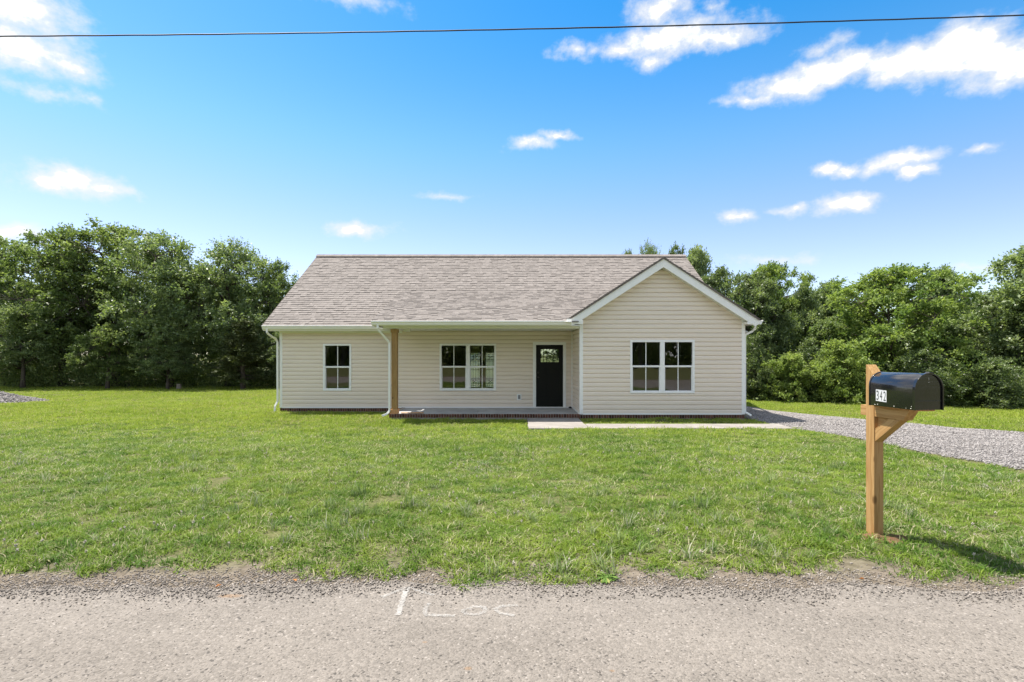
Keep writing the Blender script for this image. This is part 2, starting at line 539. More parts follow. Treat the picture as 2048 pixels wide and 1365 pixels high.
class MB:
    """collects pieces of one mesh"""
    def __init__(self):
        self.v, self.f = [], []

    def add(self, vs, fs):
        n = len(self.v)
        self.v += [tuple(p) for p in vs]
        self.f += [tuple(i + n for i in f) for f in fs]
        return self

    def box(self, x0, x1, y0, y1, z0, z1):
        return self.add([(x0, y0, z0), (x1, y0, z0), (x1, y1, z0), (x0, y1, z0), (x0, y0, z1), (x1, y0, z1), (x1, y1, z1), (x0, y1, z1)],
                        [(0, 3, 2, 1), (4, 5, 6, 7), (0, 1, 5, 4), (1, 2, 6, 5), (2, 3, 7, 6), (3, 0, 4, 7)])

    def prism(self, poly, fn, d0, d1):
        """polygon of (a, b) pairs swept between depth d0 and d1, fn(a, b, d) -> xyz"""
        n = len(poly)
        vs = [fn(a, b, d0) for a, b in poly] + [fn(a, b, d1) for a, b in poly]
        fs = [tuple(range(n))[::-1], tuple(range(n, 2 * n))]
        fs += [(i, (i + 1) % n, n + (i + 1) % n, n + i) for i in range(n)]
        return self.add(vs, fs)

    def tube(self, pts, rads, sides=6, cap=True, rect=None):
        n0 = len(self.v)
        pts = [Vector(p) for p in pts]
        for i, p in enumerate(pts):
            a = pts[max(i - 1, 0)]
            b = pts[min(i + 1, len(pts) - 1)]
            d = (b - a).normalized()
            up = Vector((0, 0, 1)) if abs(d.z) < .95 else Vector((1, 0, 0))
            if rect:
                up = rect[2]
            s = d.cross(up).normalized()
            u = s.cross(d).normalized()
            if rect:
                ring = [s * x * rect[0] + u * y * rect[1] for x, y in ((-1, -1), (1, -1), (1, 1), (-1, 1))]
            else:
                r = rads[i]
                ring = [(s * math.cos(2 * math.pi * k / sides) + u * math.sin(2 * math.pi * k / sides)) * r for k in range(sides)]
            self.v += [tuple(p + q) for q in ring]
        m = 4 if rect else sides
        for i in range(len(pts) - 1):
            for k in range(m):
                a = n0 + i * m + k
                b = n0 + i * m + (k + 1) % m
                self.f.append((a, b, b + m, a + m))
        if cap:
            self.f.append(tuple(range(n0, n0 + m))[::-1])
            self.f.append(tuple(range(n0 + (len(pts) - 1) * m, n0 + len(pts) * m)))
        return self

    def build(self, name, mat, parent=None, loc=(0, 0, 0), rot=(0, 0, 0), smooth=False, bevel=0.0, fix=True):
        me = bpy.data.meshes.new(name)
        me.from_pydata(self.v, [], self.f)
        if fix:
            import bmesh
            bm = bmesh.new()
            bm.from_mesh(me)
            bmesh.ops.recalc_face_normals(bm, faces=bm.faces)
            bm.to_mesh(me)
            bm.free()
        if smooth:
            me.polygons.foreach_set('use_smooth', [True] * len(me.polygons))
        o = link(name, me, mat, parent, loc, rot)
        if bevel:
            b = o.modifiers.new('bevel', 'BEVEL')
            b.width = bevel
            b.segments = 2
            b.limit_method = 'ANGLE'
        return o


def XZ(a, b, d):
    return (a, d, b)


def big_mesh(name, verts, quads, tint=None, mat=None):
    """fast mesh of quads from numpy arrays"""
    me = bpy.data.meshes.new(name)
    nv, nf = len(verts), len(quads)
    me.vertices.add(nv)
    me.vertices.foreach_set('co', np.asarray(verts, np.float32).ravel())
    k = quads.shape[1]
    me.loops.add(nf * k)
    me.loops.foreach_set('vertex_index', np.asarray(quads, np.int32).ravel())
    me.polygons.add(nf)
    me.polygons.foreach_set('loop_start', np.arange(0, nf * k, k, dtype=np.int32))
    if tint is not None:
        a = me.attributes.new('tint', 'FLOAT', 'POINT')
        a.data.foreach_set('value', np.asarray(tint, np.float32))
    me.update(calc_edges=True)
    if mat:
        me.materials.append(mat)
    return me


def hash_noise(x, y, s=1.0, seed=0):
    """cheap smooth value noise for numpy arrays"""
    x = np.asarray(x, float) * s
    y = np.asarray(y, float) * s
    xi, yi = np.floor(x), np.floor(y)
    fx, fy = x - xi, y - yi
    fx = fx * fx * (3 - 2 * fx)
    fy = fy * fy * (3 - 2 * fy)

    def h(a, b):
        v = np.sin(a * 127.1 + b * 311.7 + seed * 74.7) * 43758.5453
        return v - np.floor(v)
    return (h(xi, yi) * (1 - fx) + h(xi + 1, yi) * fx) * (1 - fy) + (h(xi, yi + 1) * (1 - fx) + h(xi + 1, yi + 1) * fx) * fy


def gz(x, y):
    """height of the ground"""
    x = np.asarray(x, float)
    y = np.asarray(y, float)
    z = np.interp(y, [-60, -20, -6, -2.8, -2.2, 3.6, 4.3, 6.5, 10.0, 13.0, 20, 30, 60, 200], [.4, .3, .12, .03, 0, 0, .035, .0, -.14, -.25, -.27, -.33, -.1, .3])
    amp = np.clip((y - 4.2) / 3, 0, 1) * .05
    z = z + (hash_noise(x, y, .45, 3) - .5) * amp + (hash_noise(x, y, 1.7, 5) - .5) * amp * .5
    return z


def ground_px(px, py):
    """point of the ground under a photograph pixel"""
    y = 10.0
    for _ in range(30):
        z = float(gz((px - CX) / F * y, y))
        y = (CAMZ - z) * F / (py - HY)
    x = (px - CX) / F * y
    return x, y, float(gz(x, y))


# ------------------------------------------------------------------ ground, road, drive, walk
def grid_axis(parts):
    return np.unique(np.concatenate([np.arange(a, b, s) for a, b, s in parts]))


def build_ground():
    xs = grid_axis([(-400, -60, 40), (-60, -24, 4), (-24, 24, .6), (24, 60, 4), (60, 401, 40)])
    ys = grid_axis([(-300, -40, 30), (-40, -6, 3), (-6, 3, .6), (3, 10, .3), (10, 34, .7), (34, 80, 5), (80, 500, 40)])
    X, Y = np.meshgrid(xs, ys)
    Z = gz(X, Y)
    nx, ny = len(xs), len(ys)
    idx = np.arange(nx * ny).reshape(ny, nx)
    q = np.stack([idx[:-1, :-1], idx[:-1, 1:], idx[1:, 1:], idx[1:, :-1]], -1).reshape(-1, 4)
    me = big_mesh('ground', np.stack([X, Y, Z], -1).reshape(-1, 3), q, mat=soil_m)
    me.polygons.foreach_set('use_smooth', [True] * len(me.polygons))
    return tag(link('ground', me), 'open lawn ground running from the road back to the woods', 'ground', kind='structure')


ground = build_ground()


def road_edge(x):
    return 3.56 + (hash_noise(x, x * 0, 1.3, 8) - .5) * .16 + (hash_noise(x, x * 0, 5.0, 9) - .5) * .10


def build_road():
    xs = grid_axis([(-200, -12, 8), (-12, 12, .08), (12, 201, 8)])
    e = road_edge(xs)
    rows = [(-2.25, .006), (0.5, .02), (2.9, .014), (None, .008), (None, -.01)]
    vs = []
    for i, (y, z) in enumerate(rows):
        yy = np.full_like(xs, y) if y is not None else e + (.03 if i == 4 else 0)
        vs.append(np.stack([xs, yy, np.full_like(xs, z)], -1))
    V = np.concatenate(vs)
    n = len(xs)
    idx = np.arange(n * len(rows)).reshape(len(rows), n)
    q = np.stack([idx[:-1, :-1], idx[:-1, 1:], idx[1:, 1:], idx[1:, :-1]], -1).reshape(-1, 4)
    return tag(link('road', big_mesh('road', V, q, mat=road_m)), 'pale worn chip seal road crossing the foreground', 'road', kind='structure')


road = build_road()


def road_z(y):
    return np.interp(y, [-2.25, .5, 2.9, 3.60], [.006, .02, .014, .008])


def stroke(name, pts, width, strength, label=None):
    """a spray-painted line on the road, given in photograph pixels"""
    P = []
    for (px, py) in pts:
        y = (CAMZ - .012) * F / (py - HY)
        P.append(((px - CX) / F * y, y))
    dense = []
    for a, b in zip(P[:-1], P[1:]):
        for k in range(10):
            dense.append((a[0] + (b[0] - a[0]) * k / 10, a[1] + (b[1] - a[1]) * k / 10))
    dense.append(P[-1])
    V, T = [], []
    for i, (x, y) in enumerate(dense):
        a = dense[max(i - 1, 0)]
        b = dense[min(i + 1, len(dense) - 1)]
        dx, dy = b[0] - a[0], b[1] - a[1]
        L = math.hypot(dx, dy) or 1
        w = width * (1 + .25 * math.sin(i * 1.7))
        for s, tt in ((-1, -.35), (-.4, 1), (.4, 1), (1, -.35)):
            xx, yy = x - dy / L * w * s, y + dx / L * w * s
            V.append((xx, yy, float(road_z(yy)) + .004))
            T.append(strength * tt if tt > 0 else tt)
    n = len(dense)
    idx = np.arange(n * 4).reshape(n, 4)
    q = np.stack([idx[:-1, :-1], idx[:-1, 1:], idx[1:, 1:], idx[1:, :-1]], -1).reshape(-1, 4)
    o = link(name, big_mesh(name, np.array(V), q, np.array(T), paint_m), parent=road)
    if label:
        o['label'] = label
    return o


stroke('painted_arrow', [(796, 1232), (803, 1208), (812, 1181), (816, 1175)], .030, .60, 'faded white spray-painted arrow shaft')
stroke('painted_arrow', [(764, 1195), (790, 1184), (815, 1175), (845, 1184), (868, 1191)], .026, .46)
stroke('painted_letter', [(858, 1207), (849, 1222), (852, 1231), (910, 1233)], .026, .44, 'faded white painted letter L')
stroke('painted_letter', [(945, 1216), (925, 1222), (932, 1229), (955, 1230), (972, 1224), (968, 1215), (945, 1214)], .026, .44, 'faded white painted letter O')
stroke('painted_letter', [(1035, 1211), (1002, 1213), (990, 1220), (1000, 1227), (1030, 1233)], .026, .44, 'faded white painted letter C')

DRIVE_NEAR = [(6.7, 3.55), (6.95, 4.6), (7.08, 6.6), (7.12, 7.9), (7.12, 9.4), (7.05, 11.0), (6.88, 12.4), (6.75, 13.7), (6.72, 15.0), (6.72, 25.5)]
DRIVE_FAR = [(14.0, 3.55), (13.3, 4.6), (12.8, 7.2), (12.45, 9.4), (11.85, 11.9), (10.6, 13.8), (9.4, 15.4), (8.4, 17.0), (8.2, 19.0), (8.9, 25.5)]


def resample(poly, n):
    P = np.array(poly, float)
    d = np.concatenate([[0], np.cumsum(np.hypot(*np.diff(P, axis=0).T))])
    s = np.linspace(0, d[-1], n)
    return np.stack([np.interp(s, d, P[:, 0]), np.interp(s, d, P[:, 1])], -1)


DN, DF = resample(DRIVE_NEAR, 90), resample(DRIVE_FAR, 90)


def build_drive():
    m = 22
    V = []
    for k in range(m + 1):
        u = k / m
        P = DN * (1 - u) + DF * u
        if k in (0, m):
            P = P + (np.stack([hash_noise(P[:, 1], P[:, 1] * 0, 1.8, 21 + k), np.zeros(90)], -1) - [.5, 0]) * .35
        lift = .012 if 0 < k < m else -.015
        V.append(np.stack([P[:, 0], P[:, 1], gz(P[:, 0], P[:, 1]) + lift + .03 * math.sin(u * math.pi)], -1))
    V = np.concatenate(V)
    idx = np.arange(90 * (m + 1)).reshape(m + 1, 90)
    q = np.stack([idx[:-1, :-1], idx[1:, :-1], idx[1:, 1:], idx[:-1, 1:]], -1).reshape(-1, 4)
    return tag(link('driveway', big_mesh('driveway', V, q, mat=gravel_m)), 'pale crushed gravel driveway curving past the right side of the house', 'driveway', kind='structure')


build_drive()
WALK = [(.42, 1.86, 12.95, 14.55), (1.86, 6.80, 12.55, 13.34)]        # concrete walk: x0, x1, y0, y1
WALKZ = -.19


def build_walk():
    w = tag(bpy.data.objects.new('walkway', None), 'pale concrete walk from the porch step across to the gravel drive', 'walkway', kind='structure')
    COL.objects.link(w)
    MB().box(.42, 1.86, 13.30, 14.545, -.40, WALKZ - .012).build('slab', walk_m, w, bevel=.008)
    MB().box(.40, 1.86, 12.50, 13.292, -.40, WALKZ).build('slab', walk_m, w, bevel=.008)
    xs = [1.868, 3.1, 4.35, 5.6, 6.80]
    for a, b in zip(xs[:-1], xs[1:]):
        MB().box(a + .004, b - .004, 12.5 + R.uniform(-.01, .01), 13.30, -.40, WALKZ + R.uniform(-.006, .006)).build('slab', walk_m, w, bevel=.008)


build_walk()

# ------------------------------------------------------------------ the house
YM, YG = 16.5, 14.7                       # main front wall, gable front wall
YB = 24.8                                 # rear wall
XL, XG, XR = -7.355, 1.93, 6.56           # left wall, gable inner corner, right wall
ZF = -.106                                # bottom of the siding
ZS = 2.315                                # soffit height
house = empty('house', (0, 0, 0), 'single storey tan vinyl-sided house with brown shingle roof and front porch', 'house')
EXPO = .127
RS = .66                                  # main roof rise over run
EAVE_Y, EAVE_Z = 16.08, 2.475
RIDGE_Y = 20.64
RIDGE_Z = EAVE_Z + (RIDGE_Y - EAVE_Y) * RS
PS = .344                                 # porch roof rise over run
PE_Y, PE_Z, PX = 14.38, 2.505, -3.87
GXC, GZ, GS = 4.20, 4.27, .645            # gable roof: middle, ridge height, rise over run
GRY = 14.40                               # front plane of the gable rake
GX0, GX1 = GXC - 2.62, GXC + 2.64


def main_z(y):
    return EAVE_Z + (y - EAVE_Y) * RS


def porch_z(y):
    return PE_Z + (y - PE_Y) * PS


def gable_z(x):
    return GZ - abs(x - GXC) * GS


WINS = {'left': (-5.985, -5.090, .426, 1.916), 'porch': (-2.293, -.501, .432, 1.922), 'gable': (3.336, 5.156, .481, 1.989)}
DOOR = (.665, 1.715, ZF, 1.978)           # outside of the casing

# walls: solid wall sheathing behind the siding, with openings
wall_front = tag(bpy.data.objects.new('front_wall', None), 'tan siding wall with porch window and front door')
wall_gable = tag(bpy.data.objects.new('gable_wall', None), 'tan siding wall of the projecting gable end')
wall_side = tag(bpy.data.objects.new('porch_side_wall', None), 'narrow tan siding wall closing the porch')
for w_ in (wall_front, wall_gable, wall_side):
    COL.objects.link(w_)
    w_.parent = house


def holes_wall(mb, x0, x1, z0, z1, y0, y1, holes):
    """wall slab of boxes with rectangular openings"""
    xs = sorted(set([x0, x1] + [h[0] for h in holes] + [h[1] for h in holes]))
    for a, b in zip(xs[:-1], xs[1:]):
        hs = [h for h in holes if h[0] <= a + 1e-6 and h[1] >= b - 1e-6]
        z = z0
        for h in sorted(hs, key=lambda h: h[2]):
            if h[2] > z + 1e-6:
                mb.box(a, b, y0, y1, z, h[2])
            z = h[3]
        if z < z1 - 1e-6:
            mb.box(a, b, y0, y1, z, z1)


def inset(r, d):
    return (r[0] + d, r[1] - d, r[2] + d, r[3] - d)


mb = MB()
holes_wall(mb, XL + .03, XG + .1, -.30, 2.45, YM + .012, YM + .12, [inset(WINS['left'], .03), inset(WINS['porch'], .03), (DOOR[0] + .06, DOOR[1] - .06, -.09, DOOR[3] - .06)])
mb.build('sheathing', drywall_m, wall_front)
mb = MB()
holes_wall(mb, XG + .03, XR - .03, -.30, 2.45, YG + .012, YG + .12, [inset(WINS['gable'], .03)])
mb.prism([(XG + .03, 2.452), (XR - .03, 2.452), (XR - .03, gable_z(XR) - .2), (GXC, GZ - .2), (XG + .03, gable_z(XG) - .2)], XZ, YG + .012, YG + .12)
mb.build('sheathing', drywall_m, wall_gable)
MB().box(XG + .012, XG + .1, YG + .125, YM, -.30, 2.45).build('sheathing', drywall_m, wall_side)
rear_holes = [(-2.06, -1.50, .0, 1.68), (-1.28, -.78, .0, 1.68), (1.05, 2.85, .85, 2.05)]
mb = MB()
holes_wall(mb, XL, XR, -.40, 2.45, YB - .12, YB, rear_holes)
mb.build('rear_wall', siding_m, house)
for xw, y0 in ((XL, YM - .0), (XR - .12, YG + .0)):
    o = MB().box(xw + .002, xw + .118, y0 + .13, YB - .122, -.12, 2.45).build('end_wall', siding_m, house)
for xw in (XL + .002, XR - .119):                                        # gable triangles at the two ends
    MB().prism([(EAVE_Y + .5, 2.452), (2 * RIDGE_Y - EAVE_Y - .5, 2.452), (RIDGE_Y, RIDGE_Z - .25)], lambda a, b, d: (d, a, b), xw, xw + .117).build('end_gable', siding_m, house)
MB().box(XL + .13, XR - .13, YM + .13, YB - .13, -.14, -.108).box(XG + .11, XR - .13, YG + .13, YM + .12, -.14, -.108).build('interior_floor', intfloor_m, house)
MB().box(XL + .13, XR - .13, YM + .13, YB - .13, 2.36, 2.38).box(XG + .11, XR - .13, YG + .13, YM + .12, 2.36, 2.38).build('interior_ceiling', drywall_m, house)
for q_ in ((-3.75, -3.63, YM + .13, YB - .13), (3.05, 3.17, 18.73, YB - .13), (XL + .13, -3.76, 20.6, 20.72), (2.45, XR - .13, 18.6, 18.72), (2.45, 2.57, YM + .13, 18.59)):
    MB().box(*q_, -.107, 2.355).build('partition', drywall_m, house)

# siding boards, one object each


def board(parent, axis, plane, a0, a1, b0, b1, z0, z1):
    """one lap of siding: a0..a1 at its lower edge, b0..b1 at its upper edge"""
    lo, bk = .022, -.008
    if axis == 'x':
        def P(a, d, z): return (a, plane - d, z)
    else:
        def P(a, d, z): return (plane - d, a, z)
    # flat face, a cove at its top and a narrow groove under the lip of the next lap
    zc = max(z0 + .002, z1 - .046)
    prof = [(bk, z0), (lo, z0), (lo + .001, min(z0 + .010, (z0 + zc) / 2)), (lo, zc), (.009, max(z1 - .021, zc + .0005)), (bk + .002, max(z1 - .019, zc + .001)), (bk + .001, z1 + .003), (bk, z1 + .003)]
    n = len(prof)
    vs = []
    for d, zz in prof:
        f = (zz - z0) / (z1 + .003 - z0)
        vs += [P(a0 + (b0 - a0) * f, d, zz), P(a1 + (b1 - a1) * f, d, zz)]
    fs = [(2 * i, 2 * i + 1, (2 * i + 3) % (2 * n), (2 * i + 2) % (2 * n)) for i in range(n)]
    fs += [tuple(2 * i for i in range(n)), tuple(2 * i + 1 for i in range(n))[::-1]]
    return MB().add(vs, fs).build('siding_board', siding_m, parent)


def cut(spans, h, z0, z1, pad=0.0):
    """remove an opening from a list of spans; returns spans (open over part of the height means a notch: treated as clear)"""
    if z1 <= h[2] + .02 or z0 >= h[3] - .02:
        return spans
    out = []
    for a, b in spans:
        if h[1] <= a or h[0] >= b:
            out.append((a, b))
            continue
        if h[0] > a + .01:
            out.append((a, h[0] + pad))
        if h[1] < b - .01:
            out.append((h[1] - pad, b))
    return out


def notch(parent, plane, h, z0, z1):
    """the strip of a lap left over above or below an opening"""
    if z0 < h[3] - .02 < z1 - .006:
        board(parent, 'x', plane, h[0] + .0125, h[1] - .0125, h[0] + .0125, h[1] - .0125, h[3] - .006, z1)
    if z0 + .006 < h[2] + .02 < z1:
        board(parent, 'x', plane, h[0] + .0125, h[1] - .0125, h[0] + .0125, h[1] - .0125, z0, h[2] + .012)


z = ZF + .018
while z < ZS - .02:
    z1 = min(z + EXPO, ZS + .01)
    spans = [(XL + .075, XG - .035)]
    for h in (WINS['left'], WINS['porch'], DOOR):
        spans = cut(spans, h, z, z1, .012)
        if not (z1 <= h[2] + .02 or z >= h[3] - .02):
            notch(wall_front, YM, h, z, z1)
    sp2 = []
    for a, b in spans:                                  # panels come in 3.7 m lengths: a joint here and there
        if b - a > 4.2:
            c = a + R.uniform(.35, .65) * (b - a)
            sp2 += [(a, c - .0008), (c + .0008, b)]
        else:
            sp2.append((a, b))
    for a, b in sp2:
        board(wall_front, 'x', YM, a, b, a, b, z, z1)
    board(wall_side, 'y', XG, YG + .075, YM - .03, YG + .075, YM - .03, z, z1)
    z = z1
z = ZF + .018
while z < GZ - .32:
    z1 = z + EXPO

    def ext(zz):
        half = (GZ - .165 - zz) / GS
        return max(XG + .075, GXC - half), min(XR - .075, GXC + half)
    a0, a1 = ext(z)
    b0, b1 = ext(z1 + .004)
    if b1 <= b0 + .02:
        b0 = b1 = GXC
    if z1 > WINS['gable'][2] + .02 and z < WINS['gable'][3] - .02:
        h = WINS['gable']
        board(wall_gable, 'x', YG, a0, h[0] + .012, b0, h[0] + .012, z, z1)
        board(wall_gable, 'x', YG, h[1] - .012, a1, h[1] - .012, b1, z, z1)
        notch(wall_gable, YG, h, z, z1)
    else:
        c = R.choice([None, None, .38, .55, .7])
        if c and a1 - a0 > 3.5:
            cc = a0 + c * (a1 - a0)
            board(wall_gable, 'x', YG, a0, cc - .0008, b0, cc - .0008, z, z1)
            board(wall_gable, 'x', YG, cc + .0008, a1, cc + .0008, b1, z, z1)
        else:
            board(wall_gable, 'x', YG, a0, a1, b0, b1, z, z1)
    z = z1

# corner trim and starter strips
MB().box(XL - .012, XL + .075, YM - .022, YM + .02, ZF, ZS).box(XL - .013, XL - .001, YM + .02, YM + .09, ZF, ZS).build('corner_trim', white_m, house)
MB().box(XG - .022, XG + .075, YG - .022, YG + .0, ZF, 2.50).box(XG - .0225, XG - .001, YG + .0, YG + .075, ZF, 2.38).build('corner_trim', white_m, house)
MB().box(XR - .075, XR + .022, YG - .022, YG + .0, ZF, 2.55).box(XR + .001, XR + .0225, YG + .0, YG + .075, ZF, 2.50).build('corner_trim', white_m, house)
MB().box(XG - .045, XG - .001, YM - .035, YM - .001, ZF, ZS).build('inside_corner_trim', white_m, house)
MB().box(XL + .076, DOOR[0] - .001, YM - .028, YM, ZF - .014, ZF + .03).box(DOOR[1] + .001, XG - .03, YM - .028, YM, ZF - .014, ZF + .03).build('starter_strip', white_m, house)
MB().box(XG + .076, XR - .076, YG - .028, YG, ZF - .014, ZF + .03).build('starter_strip', white_m, house)
MB().box(XG - .026, XG, YG + .076, YM - .036, ZF - .014, ZF + .045).build('starter_strip', white_m, house)


# windows
def pane(parent, x0, x1, z0, z1, y, bow, mat=None):
    n = 8
    V = []
    for j in range(n + 1):
        for i in range(n + 1):
            u, v = i / n, j / n
            d = bow * (1 - (2 * u - 1) ** 2) * (1 - (2 * v - 1) ** 2)
            V.append((x0 + (x1 - x0) * u, y + d, z0 + (z1 - z0) * v))
    F4 = [(j * (n + 1) + i, j * (n + 1) + i + 1, (j + 1) * (n + 1) + i + 1, (j + 1) * (n + 1) + i) for j in range(n) for i in range(n)]
    return MB().add(V, F4).build('pane', mat or glass_m, parent, smooth=True, fix=False)


def window(rect, y, double, label):
    x0, x1, z0, z1 = rect
    w = tag(bpy.data.objects.new('window', None), label)
    COL.objects.link(w)
    w.parent = house
    w.location = ((x0 + x1) / 2, y, z0)
    ox, oz = -(x0 + x1) / 2, -z0

    def B(name, boxes, mat, bev=.003):
        m = MB()
        for b in boxes:
            m.box(b[0] + ox, b[1] + ox, b[2], b[3], b[4] + oz, b[5] + oz)
        return m.build(name, mat, w, bevel=bev)
    fw = .060
    B('frame', [(x0, x1, -.034, .05, z1 - fw, z1), (x0, x1, -.034, .05, z0, z0 + fw), (x0, x0 + fw, -.0335, .05, z0 + fw, z1 - fw), (x1 - fw, x1, -.0335, .05, z0 + fw, z1 - fw)], window_m)
    units = [(x0 + fw, x1 - fw)]
    if double:
        xm = (x0 + x1) / 2
        B('mullion', [(xm - .062, xm + .062, -.031, .05, z0 + fw, z1 - fw)], window_m)
        units = [(x0 + fw, xm - .062), (xm + .062, x1 - fw)]
    zm = (z0 + z1) / 2 + .01
    for a, b in units:
        xm = (a + b) / 2
        B('meeting_rail', [(a, b, -.016, .045, zm - .026, zm + .026)], window_m)
        B('lower_sash', [(a, a + .022, .0, .045, z0 + fw, zm - .026), (b - .022, b, .0, .045, z0 + fw, zm - .026), (a + .022, b - .022, .0, .045, z0 + fw, z0 + fw + .016)], window_m)
        for (p0, p1, q0, q1, yy, d) in ((a, b, zm + .026, z1 - fw, .02, 0), (a + .022, b - .022, z0 + fw + .016, zm - .026, .028, 0)):
            B('muntin', [(xm - .011, xm + .011, yy - .008, yy + .012, q0, q1)], window_m, 0)
            bow = R.uniform(.0008, .0014)
            o = pane(w, p0 + ox, p1 + ox, q0 + oz, q1 + oz, yy + .004, bow)
    return w


window(WINS['left'], YM, False, 'single white framed window of the left wall')
window(WINS['porch'], YM, True, 'double white framed window under the porch roof')
window(WINS['gable'], YG, True, 'double white framed window of the gable end')


# front door
def front_door():
    x0, x1, z0, z1 = DOOR
    d = tag(bpy.data.objects.new('front_door', None), 'black panelled front door with three small panes and white casing')
    COL.objects.link(d)
    d.parent = house
    cw = .095
    m = MB().box(x0, x0 + cw, YM - .034, YM + .06, z0, z1 - cw).box(x1 - cw, x1, YM - .034, YM + .06, z0, z1 - cw).box(x0, x1, YM - .036, YM + .06, z1 - cw, z1)
    m.box(x0 + .028, x0 + .036, YM - .041, YM - .034, z0, z1 - cw).box(x1 - .036, x1 - .028, YM - .041, YM - .034, z0, z1 - cw)
    m.build('casing', white_m, d, bevel=.003)
    a, b = x0 + cw + .001, x1 - cw - .001
    top = z1 - cw - .003
    zb = z0 + .025
    yl = YM + .012
    lx = [a + .155, a + .155 + .182, a + .155 + .2, a + .155 + .382, a + .155 + .4, a + .155 + .572]
    s = (b - a) / .858
    lx = [a + (q - a) * s for q in lx]
    l0, l1 = 1.335, 1.745
    hs = [(lx[0], lx[1], l0, l1), (lx[2], lx[3], l0, l1), (lx[4], lx[5], l0, l1)]
    m = MB()
    holes_wall(m, a, b, zb, top, yl, yl + .045, hs)
    m.build('leaf', door_m, d)
    m = MB()                                        # raised stiles and rails make the two long recessed panels
    m.box(a, a + .12, yl - .009, yl, zb, top).box(b - .12, b, yl - .009, yl, zb, top).box(a + .12, b - .12, yl - .009, yl, zb, zb + .27)
    m.box(a + .12, b - .12, yl - .009, yl, 1.16, 1.29).box((a + b) / 2 - .05, (a + b) / 2 + .05, yl - .009, yl, zb + .27, 1.16)
    m.box(a + .12, b - .12, yl - .009, yl, 1.79, top)
    m.build('stile_and_rail', door_m, d, bevel=.002)
    MB().box(a + .10, b - .10, yl - .022, yl - .009, 1.285, 1.31).build('dentil_shelf', door_m, d, bevel=.002)
    for h in hs:
        pane(d, h[0], h[1], h[2], h[3], yl + .02, .0004)
    k = MB()
    k.tube([(a + .07, yl - .009, .86), (a + .07, yl - .035, .86), (a + .07, yl - .05, .86), (a + .07, yl - .075, .86)], [.026, .014, .03, .02], 12)
    k.tube([(a + .07, yl - .009, 1.0), (a + .07, yl - .03, 1.0)], [.026, .024], 12)
    k.build('handle', knob_m, d, smooth=False)
    MB().box(x0 + .02, x1 - .02, YM - .06, YM + .05, z0 - .012, z0 + .022).build('threshold', gutter_m, d, bevel=.003)


front_door()

# rear glazing seen through the house
for i, h in enumerate(rear_holes):
    wd = bpy.data.objects.new('rear_window' if i == 2 else 'leaded_sidelight', None)
    COL.objects.link(wd)
    wd.parent = house
    x0, x1, z0, z1 = h
    yb = YB - .08
    MB().box(x0, x1, yb - .02, yb + .03, z0, z0 + .04).box(x0, x1, yb - .02, yb + .03, z1 - .04, z1).box(x0, x0 + .04, yb - .02, yb + .03, z0 + .04, z1 - .04) \
        .box(x1 - .04, x1, yb - .02, yb + .03, z0 + .04, z1 - .04).build('frame', window_m, wd)
    pane(wd, x0 + .04, x1 - .04, z0 + .04, z1 - .04, yb, .0002, obscure_m if i < 2 else None)
    if i < 2:
        m = MB()
        a, b, c, d_ = x0 + .04, x1 - .04, z0 + .04, z1 - .04
        yy0, yy1 = yb - .016, yb - .006
        for fx in (.12, .26, .42, .58, .74, .88):
            xx = a + (b - a) * fx
            m.box(xx - .012, xx + .012, yy0, yy1, c, d_)
        for fz in (.04, .10, .2, .24, .5, .76, .8, .9, .96):
            zz = c + (d_ - c) * fz
            m.box(a, b, yy0 - .001, yy1 - .001, zz - .012, zz + .012)
        for (za, zb) in ((.1, .2), (.8, .9)):
            za, zb = c + (d_ - c) * za, c + (d_ - c) * zb
            for s in (0, 1):
                p0 = (a + (b - a) * .26, yb - .012, za if s else zb)
                p1 = (a + (b - a) * .74, yb - .012, zb if s else za)
                m.tube([p0, p1], [.011, .011], 5)
        m.build('leading', lead_m, wd)
    else:
        m = MB()
        for fx in (.25, .5, .75):
            m.box(x0 + (x1 - x0) * fx - .012, x0 + (x1 - x0) * fx + .012, yb - .016, yb - .004, z0 + .04, z1 - .04)
        m.box(x0 + .04, x1 - .04, yb - .017, yb - .005, (z0 + z1) / 2 - .02, (z0 + z1) / 2 + .02)
        m.build('muntin', window_m, wd)

# small wall fittings
o = MB().box(.155, .300, YM - .03, YM - .004, .135, .325).build('wall_outlet', white_m, house, bevel=.004)
MB().box(.190, .265, YM - .038, YM - .0302, .165, .295).build('outlet_cover', grey_m, o, bevel=.003)

# foundation bricks
found = bpy.data.objects.new('foundation', None)
COL.objects.link(found)
found.parent = house
mort = MB()
brick_meshes = []
for i in range(5):
    m = MB()
    w, d, h = .060 + R.uniform(-.003, .003), .04, .098 + R.uniform(-.003, .003)
    m.box(-w / 2, w / 2, -d / 2, d / 2, -h / 2, h / 2)
    me = bpy.data.meshes.new('brick')
    vv = [(x + R.uniform(-.003, .003), y + R.uniform(-.003, .003), z + R.uniform(-.003, .003)) for x, y, z in m.v]
    me.from_pydata(vv, [], m.f)
    me.materials.append(brick_m)
    brick_meshes.append(me)


def brick_row(axis, plane, a0, a1, zc, step=.0735, scale=(1, 1, 1)):
    n = max(1, int(round((a1 - a0) / step)))
    for i in range(n):
        a = a0 + (i + .5) * (a1 - a0) / n
        j = R.uniform(-.003, .003)
        loc = (a, plane + j, zc + R.uniform(-.002, .002)) if axis == 'x' else (plane + j, a, zc)
        ob = link('brick', R.choice(brick_meshes), None, found, loc, (0, 0, 0 if axis == 'x' else math.pi / 2))
        ob.scale = scale


